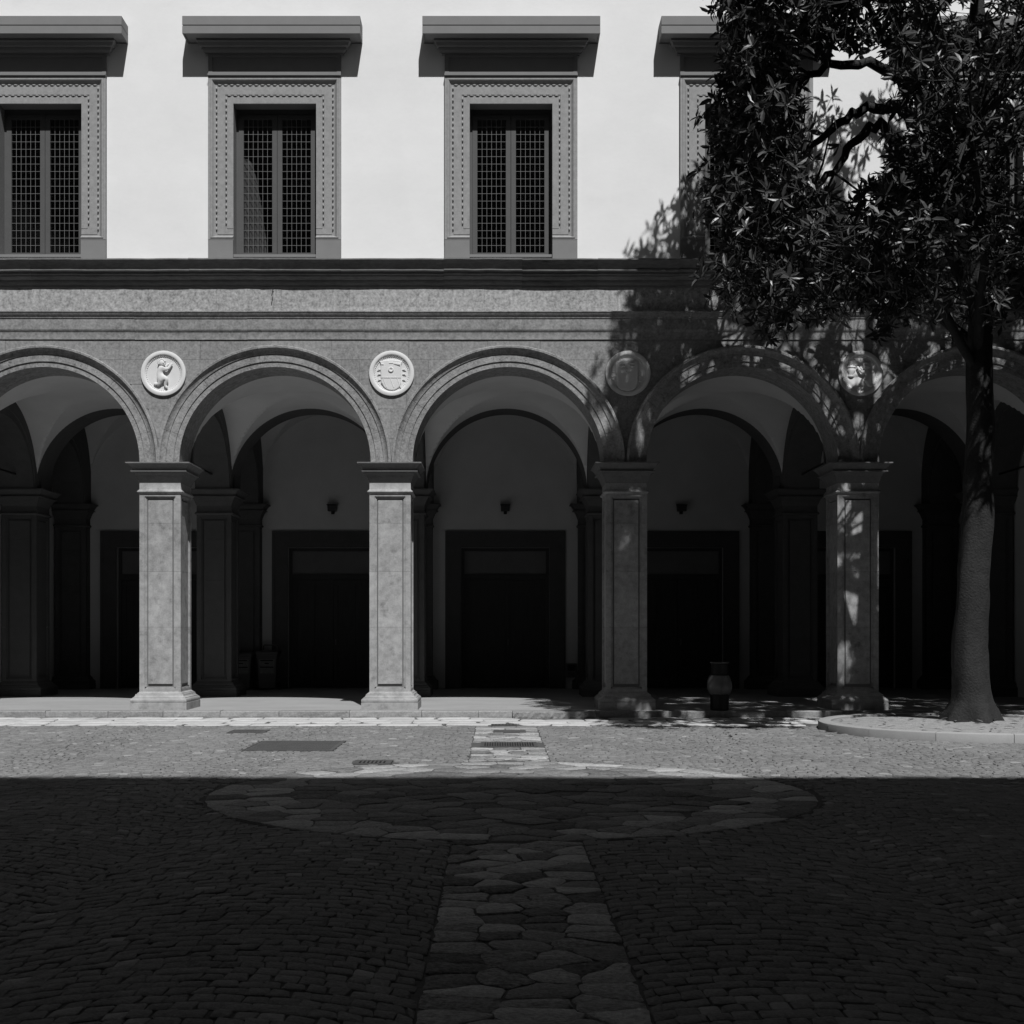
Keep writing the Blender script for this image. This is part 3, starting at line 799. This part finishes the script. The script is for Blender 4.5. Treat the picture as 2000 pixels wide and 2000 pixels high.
for k in range(44):
    a = 2*math.pi*(k+rng.uniform(-.25, .25))/44; r = CIRC[2]-.15+rng.uniform(-.04, .04); seeds.append((CIRC[0]+r*math.cos(a), CIRC[1]+r*math.sin(a)))
for _ in range(9000):
    a = rng.uniform(0, 6.2832); r = (CIRC[2]-.33)*math.sqrt(rng.random()); p = (CIRC[0]+r*math.cos(a), CIRC[1]+r*math.sin(a))
    if all(math.hypot((p[0]-q[0])*.78, p[1]-q[1]) > .225 for q in seeds): seeds.append(p)
for q in voronoi(seeds, bound, 1.3):
    rq = math.hypot(sum(p[0] for p in q)/len(q)-CIRC[0], sum(p[1] for p in q)/len(q)-CIRC[1])
    stone_obj('paving_stone', cut_poly(q, .005, .12, .012, True), M['slab'] if rq > 2.2 and rng.random() < .7 else M['slabgrey'], circ, -.03, .001+rng.uniform(-.005, .004), .004, .001, .02)
# pale strip of irregular stones along the step
strip = tag(MB().add([(XL,-2.3,-.006),(XR,-2.3,-.006),(XR,-.36,-.006),(XL,-.36,-.006)], [(0,1,2,3)]).build('paving_strip', M['mortar']), kind='structure')
y = -.405
for h in (.42, .50, .48, .49):
    y1 = y - h; x = -12.4
    while x < 12.8:
        wd = rng.uniform(.35, .8); j = lambda: rng.uniform(-.05, .05)
        cx, cy = x+wd/2, (y+y1)/2
        if math.hypot(cx-PLANT[0], cy-PLANT[1]) > PLANT[2]+.1 and not (sp_x0-.2 < cx < sp_x1+.2 and cy > -.7) and not (-.2 < cx < .5 and -2.3 < cy < -1.9):
            q = [(x+j(), y1+j()), (x+wd+j(), y1+j()), (x+wd+j(), y+(j() if y < -.5 else 0)), (x+j(), y+(j() if y < -.5 else 0))]
            stone_obj('paving_stone', cut_poly(q, .012, .16, .03, True), M['palestrip'], strip, -.03, .012+rng.uniform(-.006, .006), .008, .003, .012)
        x += wd
    y = y1
# basalt cobbles laid in shallow arcs
cob = []
PITCH = .115
def wmap(u, v):
    ph = (u/2.6) % 1.0
    return u, v + .55*math.sin(math.pi*ph)
rows_n = int(24/PITCH)
for j in range(-8, rows_n):
    v = -21.0 + j*PITCH
    u = -12.4 + rng.uniform(0, .1)
    while u < 12.6:
        ph = (u/2.6) % 1.0
        slope = .55*math.pi/2.6*math.cos(math.pi*ph)
        du = rng.uniform(.095, .145)/math.sqrt(1+slope*slope)
        cx, cy = wmap(u+du/2, v+PITCH/2)
        d = cy+24
        if -19.4 < cy < -2.28 and -.39*d-3.6 < cx < .415*d+3.6 and not (PATH[0]+.045 < cx < PATH[1]-.045) and not in_circle(cx, cy, .05) and math.hypot(cx-PLANT[0], cy-PLANT[1]) > PLANT[2]+.03 and not in_cover(cx, cy, .04):
            jt = lambda: rng.uniform(-.014, .014)
            q = [wmap(u, v), wmap(u+du, v), wmap(u+du, v+PITCH), wmap(u, v+PITCH)]
            q = [(p[0]+jt(), p[1]+jt()) for p in q]
            if PATH[0]-.15 < cx < PATH[0]+.05: q = [(min(p[0], PATH[0]-.003), p[1]) for p in q]
            elif PATH[1]-.05 < cx < PATH[1]+.15: q = [(max(p[0], PATH[1]+.003), p[1]) for p in q]
            wq = max(p[0] for p in q)-min(p[0] for p in q)
            if wq > .035: cob.append((sum(p[0] for p in q)/4, cy, q))
        u += du
def vis(c): d = c[1]+24; return abs(c[0]/d*2575+970-1000) < 705 and 4190/d+1225 < 1890
near = sorted([c for c in cob if vis(c)], key=lambda c: c[1])[:300]
nid = set(id(c) for c in near)
for c in near:
    stone_obj('cobblestone', cut_poly(c[2], .0022, .09), M['cobble'], ground, -.03, rng.uniform(-.003, .004), .004, .001, .025)
m = MB(); tone = []
for c in cob:
    if id(c) in nid: continue
    n_before = len(m.v)
    if c[1] < -11: add_stone(m, cut_poly(c[2], .0022, .09), -.03, rng.uniform(-.003, .004), .004, .001, .025)
    else:
        cx, cy = c[0], c[1]; poly = [Vector((cx+(p[0]-cx)*.96, cy+(p[1]-cy)*.96)) for p in c[2]]
        add_stone(m, poly, -.03, rng.uniform(-.004, .006), .006, .002, .035)
    tv_ = rng.uniform(-.15, .15) + (.6 if rng.random() < .025 else 0)
    tone += [tv_]*(len(m.v)-n_before)
me = bpy.data.meshes.new('cobblestones'); me.from_pydata(m.v, [], m.f); me.materials.append(M['cobble']); auto_smooth(me, 50)
me.attributes.new('tone', 'FLOAT', 'POINT').data.foreach_set('value', tone)
tag(obj('cobblestones', me, ground), kind='stuff')

# ------------------------------------------------------------------ covers and drains
def cover_plate(a, b, c, d, label):
    t = thing('manhole_cover', ((a+b)/2, (c+d)/2, 0), label, 'manhole cover')
    MB().box(a, b, c, d, -.03, .004).build('plate', M['plate'], t)
    st = MB(); n = 0; yy = c+.05
    while yy < d-.03:
        xx = a+.05+(.03 if n % 2 else 0)
        while xx < b-.03:
            st.box(xx-.016, xx+.016, yy-.006, yy+.006, .004, .010); xx += .06
        yy += .05; n += 1
    o = st.build('raised_tread', M['plate'], t); o['kind'] = 'stuff'
    fr = MB()
    for q in ((a-.02, a-.003, c-.02, d+.02), (b+.003, b+.02, c-.02, d+.02), (a-.003, b+.003, c-.02, c-.003), (a-.003, b+.003, d+.003, d+.02)): fr.box(q[0], q[1], q[2], q[3], -.03, .007)
    fr.build('frame', M['iron'], t)
cover_plate(*COVERS[0], 'large dark steel plate cover in the sunlit cobbles at left')
cover_plate(*COVERS[1], 'small dark steel plate cover between the large plate and the step')
def grate(a, b, c, d, n, label, frame=.035):
    t = thing('drain_grate', ((a+b)/2, (c+d)/2, 0), label, 'drain grate')
    MB().box(a+.004, b-.004, c+.004, d-.004, -.034, -.006).build('pit', M['ironblack'], t)
    fr = MB()
    for q in ((a, a+frame, c, d), (b-frame, b, c, d), (a+frame, b-frame, c, c+frame), (a+frame, b-frame, d-frame, d)): fr.box(q[0], q[1], q[2], q[3], -.03, .010)
    fr.build('frame', M['iron'], t)
    wd = (b-a-2*frame)/(2*n+1)
    bar = MB().box(-wd/2, wd/2, c+frame, d-frame, -.005, .009).mesh('bar', M['iron'])
    for i in range(n+1): obj('bar', bar, t, (a+frame+(2*i+.5)*wd, 0, 0))
grate(*COVERS[3], 20, 'wide iron drain grate with many bars set in the pale path')
grate(*COVERS[2], 7, 'small iron drain grate beside the pale stone circle', .05)
grate(-.14, .34, -2.26, -1.95, 7, 'little slotted drain in the pale stones where the path starts', .03)
grate(-5.75, -5.33, -.95, -.55, 7, 'little slotted drain in the pale stones below the leftmost pier', .03)
t = thing('threshold_slab', (.2, -3.6, 0), 'flat grey stone slab let into the far end of the path', 'slab')
MB().box(-.05, .45, -3.75, -3.4, .0, .024).build('slab', M['plate'], t)

# ------------------------------------------------------------------ things in the loggia
def wall_lamp(x, label):
    t = thing('wall_lamp', (x, YB, 4.52), label, 'lamp', 'lamps above the doors')
    MB().box(x-.04, x+.04, YB-.06, YB-.002, 4.40, 4.60).build('bracket', M['black'], t)
    m = MB(); m.rings([[(x-.105,YB-.24,4.46),(x+.105,YB-.24,4.46),(x+.105,YB-.062,4.46),(x-.105,YB-.062,4.46)], [(x-.11,YB-.27,4.59),(x+.11,YB-.27,4.59),(x+.11,YB-.062,4.60),(x-.11,YB-.062,4.60)], [(x-.125,YB-.28,4.60),(x+.125,YB-.28,4.60),(x+.125,YB-.062,4.615),(x-.125,YB-.062,4.615)], [(x-.125,YB-.28,4.62),(x+.125,YB-.28,4.62),(x+.125,YB-.062,4.635),(x-.125,YB-.062,4.635)]])
    m.build('housing', M['black'], t)
    MB().lathe([(.02,4.42),(.028,4.458),(.02,4.459)], 12, (x, YB-.16, 0)).build('knuckle', M['black'], t)
wall_lamp(AC[1]+.02, 'small black wall lamp above the door in the left arch')
wall_lamp(AC[2]+.0, 'small black wall lamp above the door in the middle arch')
wall_lamp(AC[3]+.05, 'small black wall lamp above the door in the right arch under the tree shade')

def wheelie(x, y, h, handle, label):
    t = thing('wheeled_bin', (x, y, FLOOR), label, 'bin', 'wheeled bins by the back wall')
    z = FLOOR; b = .19; tp = .235
    m = MB().rings([[(x-b,y-.20,z+.05),(x+b,y-.20,z+.05),(x+b,y+.20,z+.05),(x-b,y+.20,z+.05)], [(x-tp,y-.26,z+h-.10),(x+tp,y-.26,z+h-.10),(x+tp,y+.25,z+h-.10),(x-tp,y+.25,z+h-.10)], [(x-tp-.02,y-.28,z+h-.095),(x+tp+.02,y-.28,z+h-.095),(x+tp+.02,y+.27,z+h-.095),(x-tp-.02,y+.27,z+h-.095)], [(x-tp-.02,y-.28,z+h-.05),(x+tp+.02,y-.28,z+h-.05),(x+tp+.02,y+.27,z+h-.05),(x-tp-.02,y+.27,z+h-.05)]])
    m.build('body', M['bin'], t)
    lid = MB().rings([[(x-tp-.035,y-.30,z+h-.047),(x+tp+.035,y-.30,z+h-.047),(x+tp+.035,y+.28,z+h-.047),(x-tp-.035,y+.28,z+h-.047)], [(x-tp-.03,y-.29,z+h-.02),(x+tp+.03,y-.29,z+h-.02),(x+tp+.03,y+.28,z+h),(x-tp-.03,y+.28,z+h)], [(x-tp+.05,y-.2,z+h+.0),(x+tp-.05,y-.2,z+h+.0),(x+tp-.05,y+.22,z+h+.025),(x-tp+.05,y+.22,z+h+.025)]]).build('lid', M['bin'], t)
    if handle:
        MB().tube([(x-.17,y+.27,z+h-.05),(x-.17,y+.27,z+h+.12),(x-.15,y+.27,z+h+.14),(x+.15,y+.27,z+h+.14),(x+.17,y+.27,z+h+.12),(x+.17,y+.27,z+h-.05)], .018, 8).build('handle', M['bin'], t)
    lab = MB(); 
    def fy(zz): return y-.20-.06*(zz-z-.05)/(h-.15)-.004
    z0, z1 = z+.40, z+.74
    lab.rings([[(x-.17,fy(z0)+.003,z0),(x+.17,fy(z0)+.003,z0),(x+.19,fy(z1)+.003,z1),(x-.19,fy(z1)+.003,z1)], [(x-.17,fy(z0),z0),(x+.17,fy(z0),z0),(x+.19,fy(z1),z1),(x-.19,fy(z1),z1)]])
    lb = lab.build('label_panel', M['bin2'], t)
    for zz, w2 in ((z+.71, .15), (z+.64, .05), (z+.55, .16)):
        MB().box(x-w2, x+w2, fy(zz)-.004, fy(zz)-.001, zz-.014, zz+.014).build('print_band', M['darkink'], lb)
    wh = MB().lathe([(.02,-.025),(.085,-.025),(.095,-.015),(.095,.015),(.085,.025),(.02,.025)], 18).mesh('wheel', M['black'], True)
    for s in (-1, 1):
        obj('wheel', wh, t, matrix=Matrix.Translation((x+s*.215, y+.20, z+.096)) @ Matrix.Rotation(R(90), 4, 'Y'))
wheelie(-5.47, 7.62, .93, True, 'grey wheeled bin with raised handle beside the left doorway')
wheelie(-6.07, 7.55, .88, False, 'grey wheeled bin half hidden by the second-row pier')

t = thing('utility_box', (1.83, YB, .55), 'small grey box panel low on the wall right of the middle door', 'box')
MB().box(1.70, 1.96, YB-.09, YB-.002, .40, .74).build('housing', M['transom'], t)
MB().box(1.73, 1.93, YB-.10, YB-.091, .56, .71).build('cover', M['black'], t)
MB().box(1.74, 1.92, YB-.10, YB-.091, .43, .53).build('cover', M['darkstone'], t)

lx, ly = 4.03, -.16
t = thing('litter_bin', (lx, ly, FLOOR), 'black round litter bin with bulging grey bag at the step edge', 'litter bin')
MB().lathe([(.16,FLOOR+.002),(.168,FLOOR+.02),(.168,FLOOR+.30),(.155,FLOOR+.33)], 28, (lx, ly, 0)).build('base', M['black'], t, smooth=False)
m = MB(); prof = [(.13,.275),(.155,.285),(.185,.30),(.212,.36),(.222,.43),(.218,.50),(.20,.565),(.178,.62),(.172,.632)]; rg_ = []
for r, h in prof:
    rg_.append([(lx+(r+.006*math.sin(5*a+h*9)+.004*math.sin(11*a))*math.cos(a), ly+(r+.006*math.sin(5*a+h*9)+.004*math.sin(11*a))*math.sin(a), FLOOR+h) for a in [2*math.pi*k/36 for k in range(36)]])
m.rings(rg_).build('bag', M['bag'], t, smooth=True)
MB().lathe([(.166,FLOOR+.634),(.158,FLOOR+.66),(.150,FLOOR+.845),(.14,FLOOR+.845),(.14,FLOOR+.65)], 28, (lx, ly, 0), caps=False).build('collar', M['black'], t)
MB().lathe([(.150,FLOOR+.846),(.172,FLOOR+.85),(.176,FLOOR+.865),(.168,FLOOR+.875),(.145,FLOOR+.873),(.143,FLOOR+.848)], 28, (lx, ly, 0), caps=False).build('rim', M['iron'], t, smooth=True)

# ------------------------------------------------------------------ round planter and magnolia
t = thing('round_planter', (PLANT[0], PLANT[1], 0), 'low round stone planter kerb at the foot of the tree', 'planter')
ns = 14
kp = [(PLANT[2]-.20, -.02), (PLANT[2]-.20, .115), (PLANT[2]-.19, .125), (PLANT[2]-.02, .125), (PLANT[2]-.005, .118), (PLANT[2], .105), (PLANT[2], -.02)]
for k in range(ns):
    a0, a1 = 2*math.pi*(k+.28)/ns+.0018, 2*math.pi*(k+1.28)/ns-.0018
    rg_ = [[(PLANT[0]+r*math.cos(a0+(a1-a0)*i/6), PLANT[1]+r*math.sin(a0+(a1-a0)*i/6), z) for r, z in kp] for i in range(7)]
    o = MB().rings(rg_).build('kerb_stone', M['rim'], t); auto_smooth(o.data, 40)
m = MB(); rg_ = []
for r in (2.16, 1.8, 1.4, .9, .4):
    rg_.append([(PLANT[0]+r*math.cos(2*math.pi*k/40), PLANT[1]+r*math.sin(2*math.pi*k/40), .085+.07*(1-(r/2.16)**2)+rng.uniform(-.012, .012)) for k in range(40)])
m.rings(rg_, cap0=False).build('soil', M['soil'], t, smooth=True)

rng.seed(23)
T = thing('magnolia_tree', (PLANT[0], PLANT[1], .1), 'dark glossy evergreen tree overhanging the arcade at right', 'tree')
trunk_pts = [(7.5,-3.15,.05),(7.48,-3.2,.5),(7.42,-3.3,1.6),(7.5,-3.4,3.0),(7.55,-3.45,4.6),(7.5,-3.5,6.5),(7.6,-3.5,9.0),(7.5,-3.45,11.5),(7.6,-3.5,14.0)]
fine = []; rad = []
tr_r = [.40,.30,.25,.23,.21,.18,.14,.09,.04]
for i in range(len(trunk_pts)-1):
    for k in range(8):
        fine.append(Vector(trunk_pts[i]).lerp(Vector(trunk_pts[i+1]), k/8)); rad.append(tr_r[i]+(tr_r[i+1]-tr_r[i])*k/8)
fine.append(Vector(trunk_pts[-1])); rad.append(tr_r[-1])
tm = MB(); rg_ = []
for p, r in zip(fine, rad):
    ring = []
    for k in range(22):
        a = 2*math.pi*k/22
        fl = max(0, .55-p.z)*.42*(.5+.5*math.cos(5*a+.6))
        rr = r*(1 + .06*math.sin(3*a+p.z*1.3) + .05*math.sin(7*a-p.z*2.1) + .05*math.sin(p.z*4.3+a) + rng.uniform(-.025, .025)) + fl
        ring.append((p.x+rr*math.cos(a), p.y+rr*math.sin(a), p.z))
    rg_.append(ring)
tm.rings(rg_).build('trunk', M['bark'], T, smooth=True)
def pix(px, py, d): return Vector(((px-970)/2575*d, d-24, 1.627+(1225-py)/2575*d))
def proj(p): d = p.y+24; return 970+p.x/d*2575, 1225-(p.z-1.627)/d*2575
def left_bound(py):
    tab = [(-700,1500),(-520,1410),(-400,1330),(-250,1335),(0,1395),(100,1412),(150,1412),(180,1392),(215,1375),(300,1380),(420,1385),(500,1388),(560,1405),(600,1428),(650,1462),(670,1500)]
    if py <= tab[0][0]: return 1500
    for (a, xa), (b, xb) in zip(tab, tab[1:]):
        if a <= py <= b: return xa + (xb-xa)*(py-a)/(b-a)
    return 9999
def low_bound(px):
    tab = [(1370,480),(1400,590),(1440,655),(1480,660),(1540,615),(1600,600),(1720,590),(1800,640),(2050,640)]
    if px < 1370: return 480
    for (a, ya), (b, yb) in zip(tab, tab[1:]):
        if a <= px <= b: return ya + (yb-ya)*(px-a)/(b-a)
    return 640
def ok(p, margin=0):
    px, py = proj(p)
    if py > low_bound(px) - 8 + 16*math.sin(px/21) or px < left_bound(py) + 34 + 14*math.sin(py/24+1) + 12*math.sin(py/9.7): return False
    # open window of sky-lit wall among the branches, upper right
    if 1565 < px < 1765 and 110 < py < 365: return rng.random() < .03
    if 1525 < px < 1555 and 190 < py < 430: return rng.random() < .4
    if 1600 < px < 1760 and 40 < py < 110: return rng.random() < .25
    if 1610 < px < 1720 and 365 < py < 470: return rng.random() < .35
    if p.z > 10.8 and p.x > 4.3 and rng.random() < .66: return False
    if p.x > 5.6 and rng.random() < .5: return False
    xs_, ys_ = p.x - .22/1.45*p.z, p.y + p.z/1.45
    if ys_ < (-2.6 if xs_ < 4.75 else -1.0): return False
    return True
clusters = []
tries = 0
while len(clusters) < 780 and tries < 90000:
    tries += 1
    p = Vector((rng.uniform(2.6, 12.2), rng.uniform(-7.6, -.9), rng.uniform(5.6, 16.6)))
    q = ((p.x-7.7)/5.6)**2 + ((p.y+4.4)/3.75)**2 + ((p.z-10.2)/(5.9 if p.x < 5.5 else 5.3))**2
    if q > 1 or q < .12: continue
    if not ok(p): continue
    if any((p-c).length < .30 for c in clusters): continue
    clusters.append(p)
extra = 0; tries = 0
while extra < 70 and tries < 20000:                     # low front boughs
    tries += 1
    p = Vector((rng.uniform(3.1, 6.4), rng.uniform(-7.1, -4.8), rng.uniform(5.9, 8.6)))
    if ok(p) and all((p-c).length > .38 for c in clusters): clusters.append(p); extra += 1
tries = 0; extra = 0
while extra < 60 and tries < 20000:                     # high front boughs on the left
    tries += 1
    p = Vector((rng.uniform(2.7, 3.8), rng.uniform(-7.3, -4.6), rng.uniform(8.6, 14.2)))
    if ok(p) and all((p-c).length > .36 for c in clusters): clusters.append(p); extra += 1
# limbs: a few big ones, each cluster joined to the closest limb point
limbs = []
def limb(pts, r0, r1):
    pts = [Vector(p) for p in pts]; fine = []
    for i in range(len(pts)-1):
        for k in range(4):
            fine.append(pts[i].lerp(pts[i+1], k/4) + Vector((rng.uniform(-.05, .05), rng.uniform(-.05, .05), rng.uniform(-.05, .05))))
    fine.append(pts[-1]); n = len(fine)
    rad = [r0+(r1-r0)*i/(n-1) for i in range(n)]
    MB().tube(fine, rad, 8).build('limb', M['bark'], T, smooth=True)
    limbs.extend(fine[n//4:])
tr = lambda z: Vector((7.5, -3.45, z))
limb([tr(8.2), pix(1760,205,19.6), pix(1690,212,19.4), pix(1640,238,19.3), pix(1590,285,19.2), pix(1530,300,19.0)], .10, .035)
limb([tr(6.6), pix(1770,300,19.4), pix(1717,238,19.3), pix(1680,268,19.2), pix(1640,325,19.0), pix(1590,372,18.9), pix(1520,450,18.7)], .10, .03)
limb([tr(9.5), pix(1700,120,19.8), pix(1620,130,19.6), pix(1540,160,19.4), pix(1450,190,19.2)], .09, .03)
limb([tr(5.6), pix(1790,520,19.2), pix(1680,500,19.4), pix(1600,520,19.4), pix(1530,540,19.3)], .08, .02)
limb([tr(6.0), (6.2,-2.5,7.6), (5.2,-2.0,8.6), (4.4,-1.7,9.3)], .09, .03)
limb([tr(7.4), (6.3,-4.6,9.2), (5.2,-5.3,10.6), (4.2,-5.6,11.9)], .10, .03)
limb([tr(9.0), (6.6,-3.8,11.2), (5.4,-4.0,12.8), (4.4,-4.1,13.6)], .09, .03)
limb([tr(10.5), (7.0,-4.6,12.6), (6.4,-5.2,14.4)], .07, .03)
limb([tr(7.0), (8.9,-3.9,8.8), (10.3,-4.2,10.2), (11.3,-4.2,11.3)], .10, .03)
limb([tr(8.5), (8.6,-4.8,10.6), (9.6,-5.6,12.4)], .08, .03)
limb([tr(9.5), (8.7,-2.6,11.5), (9.5,-2.0,13.5)], .08, .03)
limb([tr(6.2), (8.4,-5.0,7.6), (9.4,-6.0,8.6)], .08, .03)
limb([tr(5.8), (7.0,-5.0,7.4), (6.4,-6.2,8.4)], .08, .03)
tw = MB()
leafv = [(0,0,0),(.3,.33,.06),(.3,0,0),(.3,-.33,.06),(.68,.30,.05),(.68,0,-.02),(.68,-.30,.05),(1,0,-.07)]
leaff = [(0,2,1),(0,3,2),(1,2,5,4),(2,3,6,5),(4,5,7),(5,6,7)]
leaves = []          # (matrix, centre)
# gaps through the crown, seen along the sun: (x, z, rx, rz) where their light lands on the facade plane
def disp(px, py): return (px*1.0352-970)/107.3, 1.627+(1225-py*1.0352)/107.3
holes = []
for px, py, rx, rz in ((1190,690,.0,.0),(1295,712,.10,.26),(1312,735,.09,.2),(1205,830,.07,.26),(1180,1010,.07,.18),(1172,1042,.05,.14),(1200,930,.14,.06),(1160,945,.10,.05),
        (1385,620,.16,.3),(1362,628,.1,.24),(1450,612,.14,.22),(1478,640,.2,.16),(1430,655,.2,.1),(1425,672,.06,.14),(1452,680,.06,.14),(1478,700,.1,.12),(1500,716,.12,.14),(1528,690,.12,.2),
        (1520,735,.16,.14),(1548,762,.14,.16),(1565,795,.12,.2),(1580,835,.1,.22),(1602,705,.16,.18),(1640,735,.2,.3),(1625,655,.16,.24),(1612,620,.16,.14),(1648,610,.14,.2),(1590,870,.06,.16),(1600,560,.12,.2),(1650,550,.14,.24),
        (1640,1010,.16,.5),(1615,990,.06,.2),(1648,1075,.12,.6),(1605,1140,.14,.4),(1635,1150,.1,.5),(1590,1250,.12,.32),(1600,1290,.12,.12),(1575,1310,.12,.16),(1640,910,.2,.1),(1575,955,.06,.16),(1570,1045,.08,.12),(1625,1230,.05,.2),
        (1625,780,.12,.2),(1612,815,.08,.2),(1300,600,.05,.1),(1345,570,.07,.14),(1272,590,.05,.12)):
    x_, z_ = disp(px, py); k_ = 1.15; holes.append((x_, z_, rx*k_, rz*k_))
for _ in range(105):
    x_ = rng.uniform(2.3, 9.5); dens = .25 if x_ < 3.4 else .6 if x_ < 5 else 1
    if rng.random() < dens: holes.append((x_, rng.uniform(-.2, 7.6), rng.uniform(.04, .13), rng.uniform(.08, .26)))
for _ in range(60): holes.append((rng.uniform(2.2, 6), rng.uniform(-3.8, .1), rng.uniform(.06, .22), rng.uniform(.1, .3)))
grid = {}
for h in holes:
    for gx in range(int((h[0]-h[2])//.5), int((h[0]+h[2])//.5)+1):
        for gz in range(int((h[1]-h[3])//.5), int((h[1]+h[3])//.5)+1): grid.setdefault((gx, gz), []).append(h)
def lit_gap(p):
    xs_, zs_ = p.x + .22*p.y, p.z + 1.45*p.y
    for h in grid.get((int(xs_//.5), int(zs_//.5)), ()):
        if h[2] > 0 and ((xs_-h[0])/h[2])**2 + ((zs_-h[1])/h[3])**2 < 1: return True
    return False
for c in clusters:
    b = min(limbs, key=lambda q: (q-c).length)
    mid = b.lerp(c, .5) + Vector((0, 0, -.12))
    tw.tube([b, mid, c], [.022, .016, .009], 5, cap=False)
    for k in range(rng.randint(9, 13)):
        dv = Vector((rng.gauss(0, 1), rng.gauss(0, 1), rng.gauss(0, .8))); dv.normalize()
        e = c + dv*rng.uniform(.18, .52)
        if e.y > -.75: e.y = -.75
        ex, ey = proj(e)
        if 1572 < ex < 1725 and 108 < ey < 345 and rng.random() < .85: continue
        if (1555 < ex < 1725 and 90 < ey < 420 or 1370 < ex < 1400) and rng.random() < .4: continue
        tw.tube([c, c.lerp(e, .55)+Vector((0, 0, -.02)), e], [.008, .006, .004], 3, cap=False)
        ax = (dv + Vector((0, 0, .5))).normalized()
        ph = rng.uniform(0, 6.28); nl = rng.randint(7, 10)
        for i in range(nl):
            a = ph + 6.283*i/nl*1.62
            side = ax.orthogonal().normalized(); side = Quaternion(ax, a) @ side
            ld = (side*rng.uniform(.7, 1.1) + ax*rng.uniform(-.1, .75)).normalized()
            nrm = (ax - ld*ax.dot(ld)).normalized()
            nrm = Quaternion(ld, rng.uniform(-.5, .5)) @ nrm
            tv = nrm.cross(ld); L = rng.uniform(.13, .22); Wd = L*rng.uniform(.36, .46)
            o_ = e - ax*rng.uniform(0, .08)
            mt = Matrix(((ld.x*L, tv.x*Wd*1.0, nrm.x*L, o_.x), (ld.y*L, tv.y*Wd, nrm.y*L, o_.y), (ld.z*L, tv.z*Wd, nrm.z*L, o_.z), (0, 0, 0, 1)))
            if lit_gap(o_ + ld*L*.3) or lit_gap(o_ + ld*L*.8): continue
            leaves.append((mt, o_))
tw.build('twigs', M['bark'], T)['kind'] = 'stuff'
def inframe(o_):
    px, py = proj(o_); return 1300 < px < 1710 and 105 < py < 660
order = sorted([i for i in range(len(leaves)) if inframe(leaves[i][1])], key=lambda i: leaves[i][1].y)[:300]
sel = set(order)
lm = bpy.data.meshes.new('leaf'); lm.from_pydata(leafv, [], leaff); lm.materials.append(M['leaf'])
for i in order: obj('leaf', lm, T, matrix=leaves[i][0])
vs_, fs = [], []
for i, (mt, o_) in enumerate(leaves):
    if i in sel: continue
    b = len(vs_)
    vs_ += [tuple(mt @ Vector(v)) for v in leafv]; fs += [tuple(b+k for k in f) for f in leaff]
me = bpy.data.meshes.new('foliage'); me.from_pydata(vs_, [], fs); me.materials.append(M['leaf'])
tag(obj('foliage', me, T), kind='stuff')
print('clusters', len(clusters), 'leaves', len(leaves), 'cobbles', len(cob))
# fallen leaves on the planter and along the step
fl = MB()
for k in range(170):
    if k < 110:
        a = rng.uniform(0, 6.283); r = 2.1*math.sqrt(rng.random()); x, y = PLANT[0]+r*math.cos(a), PLANT[1]+r*math.sin(a); z = .10+.07*(1-(r/2.16)**2)+.012
    else:
        x, y, z = rng.uniform(2.2, 5.2), rng.uniform(-5.5, -.6), .014
    c = Vector((x, y, z)); a = rng.uniform(0, 6.283); L = rng.uniform(.10, .16)
    rm = Matrix.Translation(c) @ Matrix.Rotation(a, 4, 'Z') @ Matrix.Rotation(rng.uniform(-.25, .1), 4, 'Y') @ Matrix.Diagonal((L, L*.42, L*.6, 1))
    fl.add([tuple(rm @ Vector(v)) for v in leafv], leaff)
me = bpy.data.meshes.new('fallen_leaves'); me.from_pydata(fl.v, [], fl.f); me.materials.append(M['dryleaf'])
tag(obj('fallen_leaves', me), 'dry leaves scattered under the tree', 'leaves', kind='stuff')
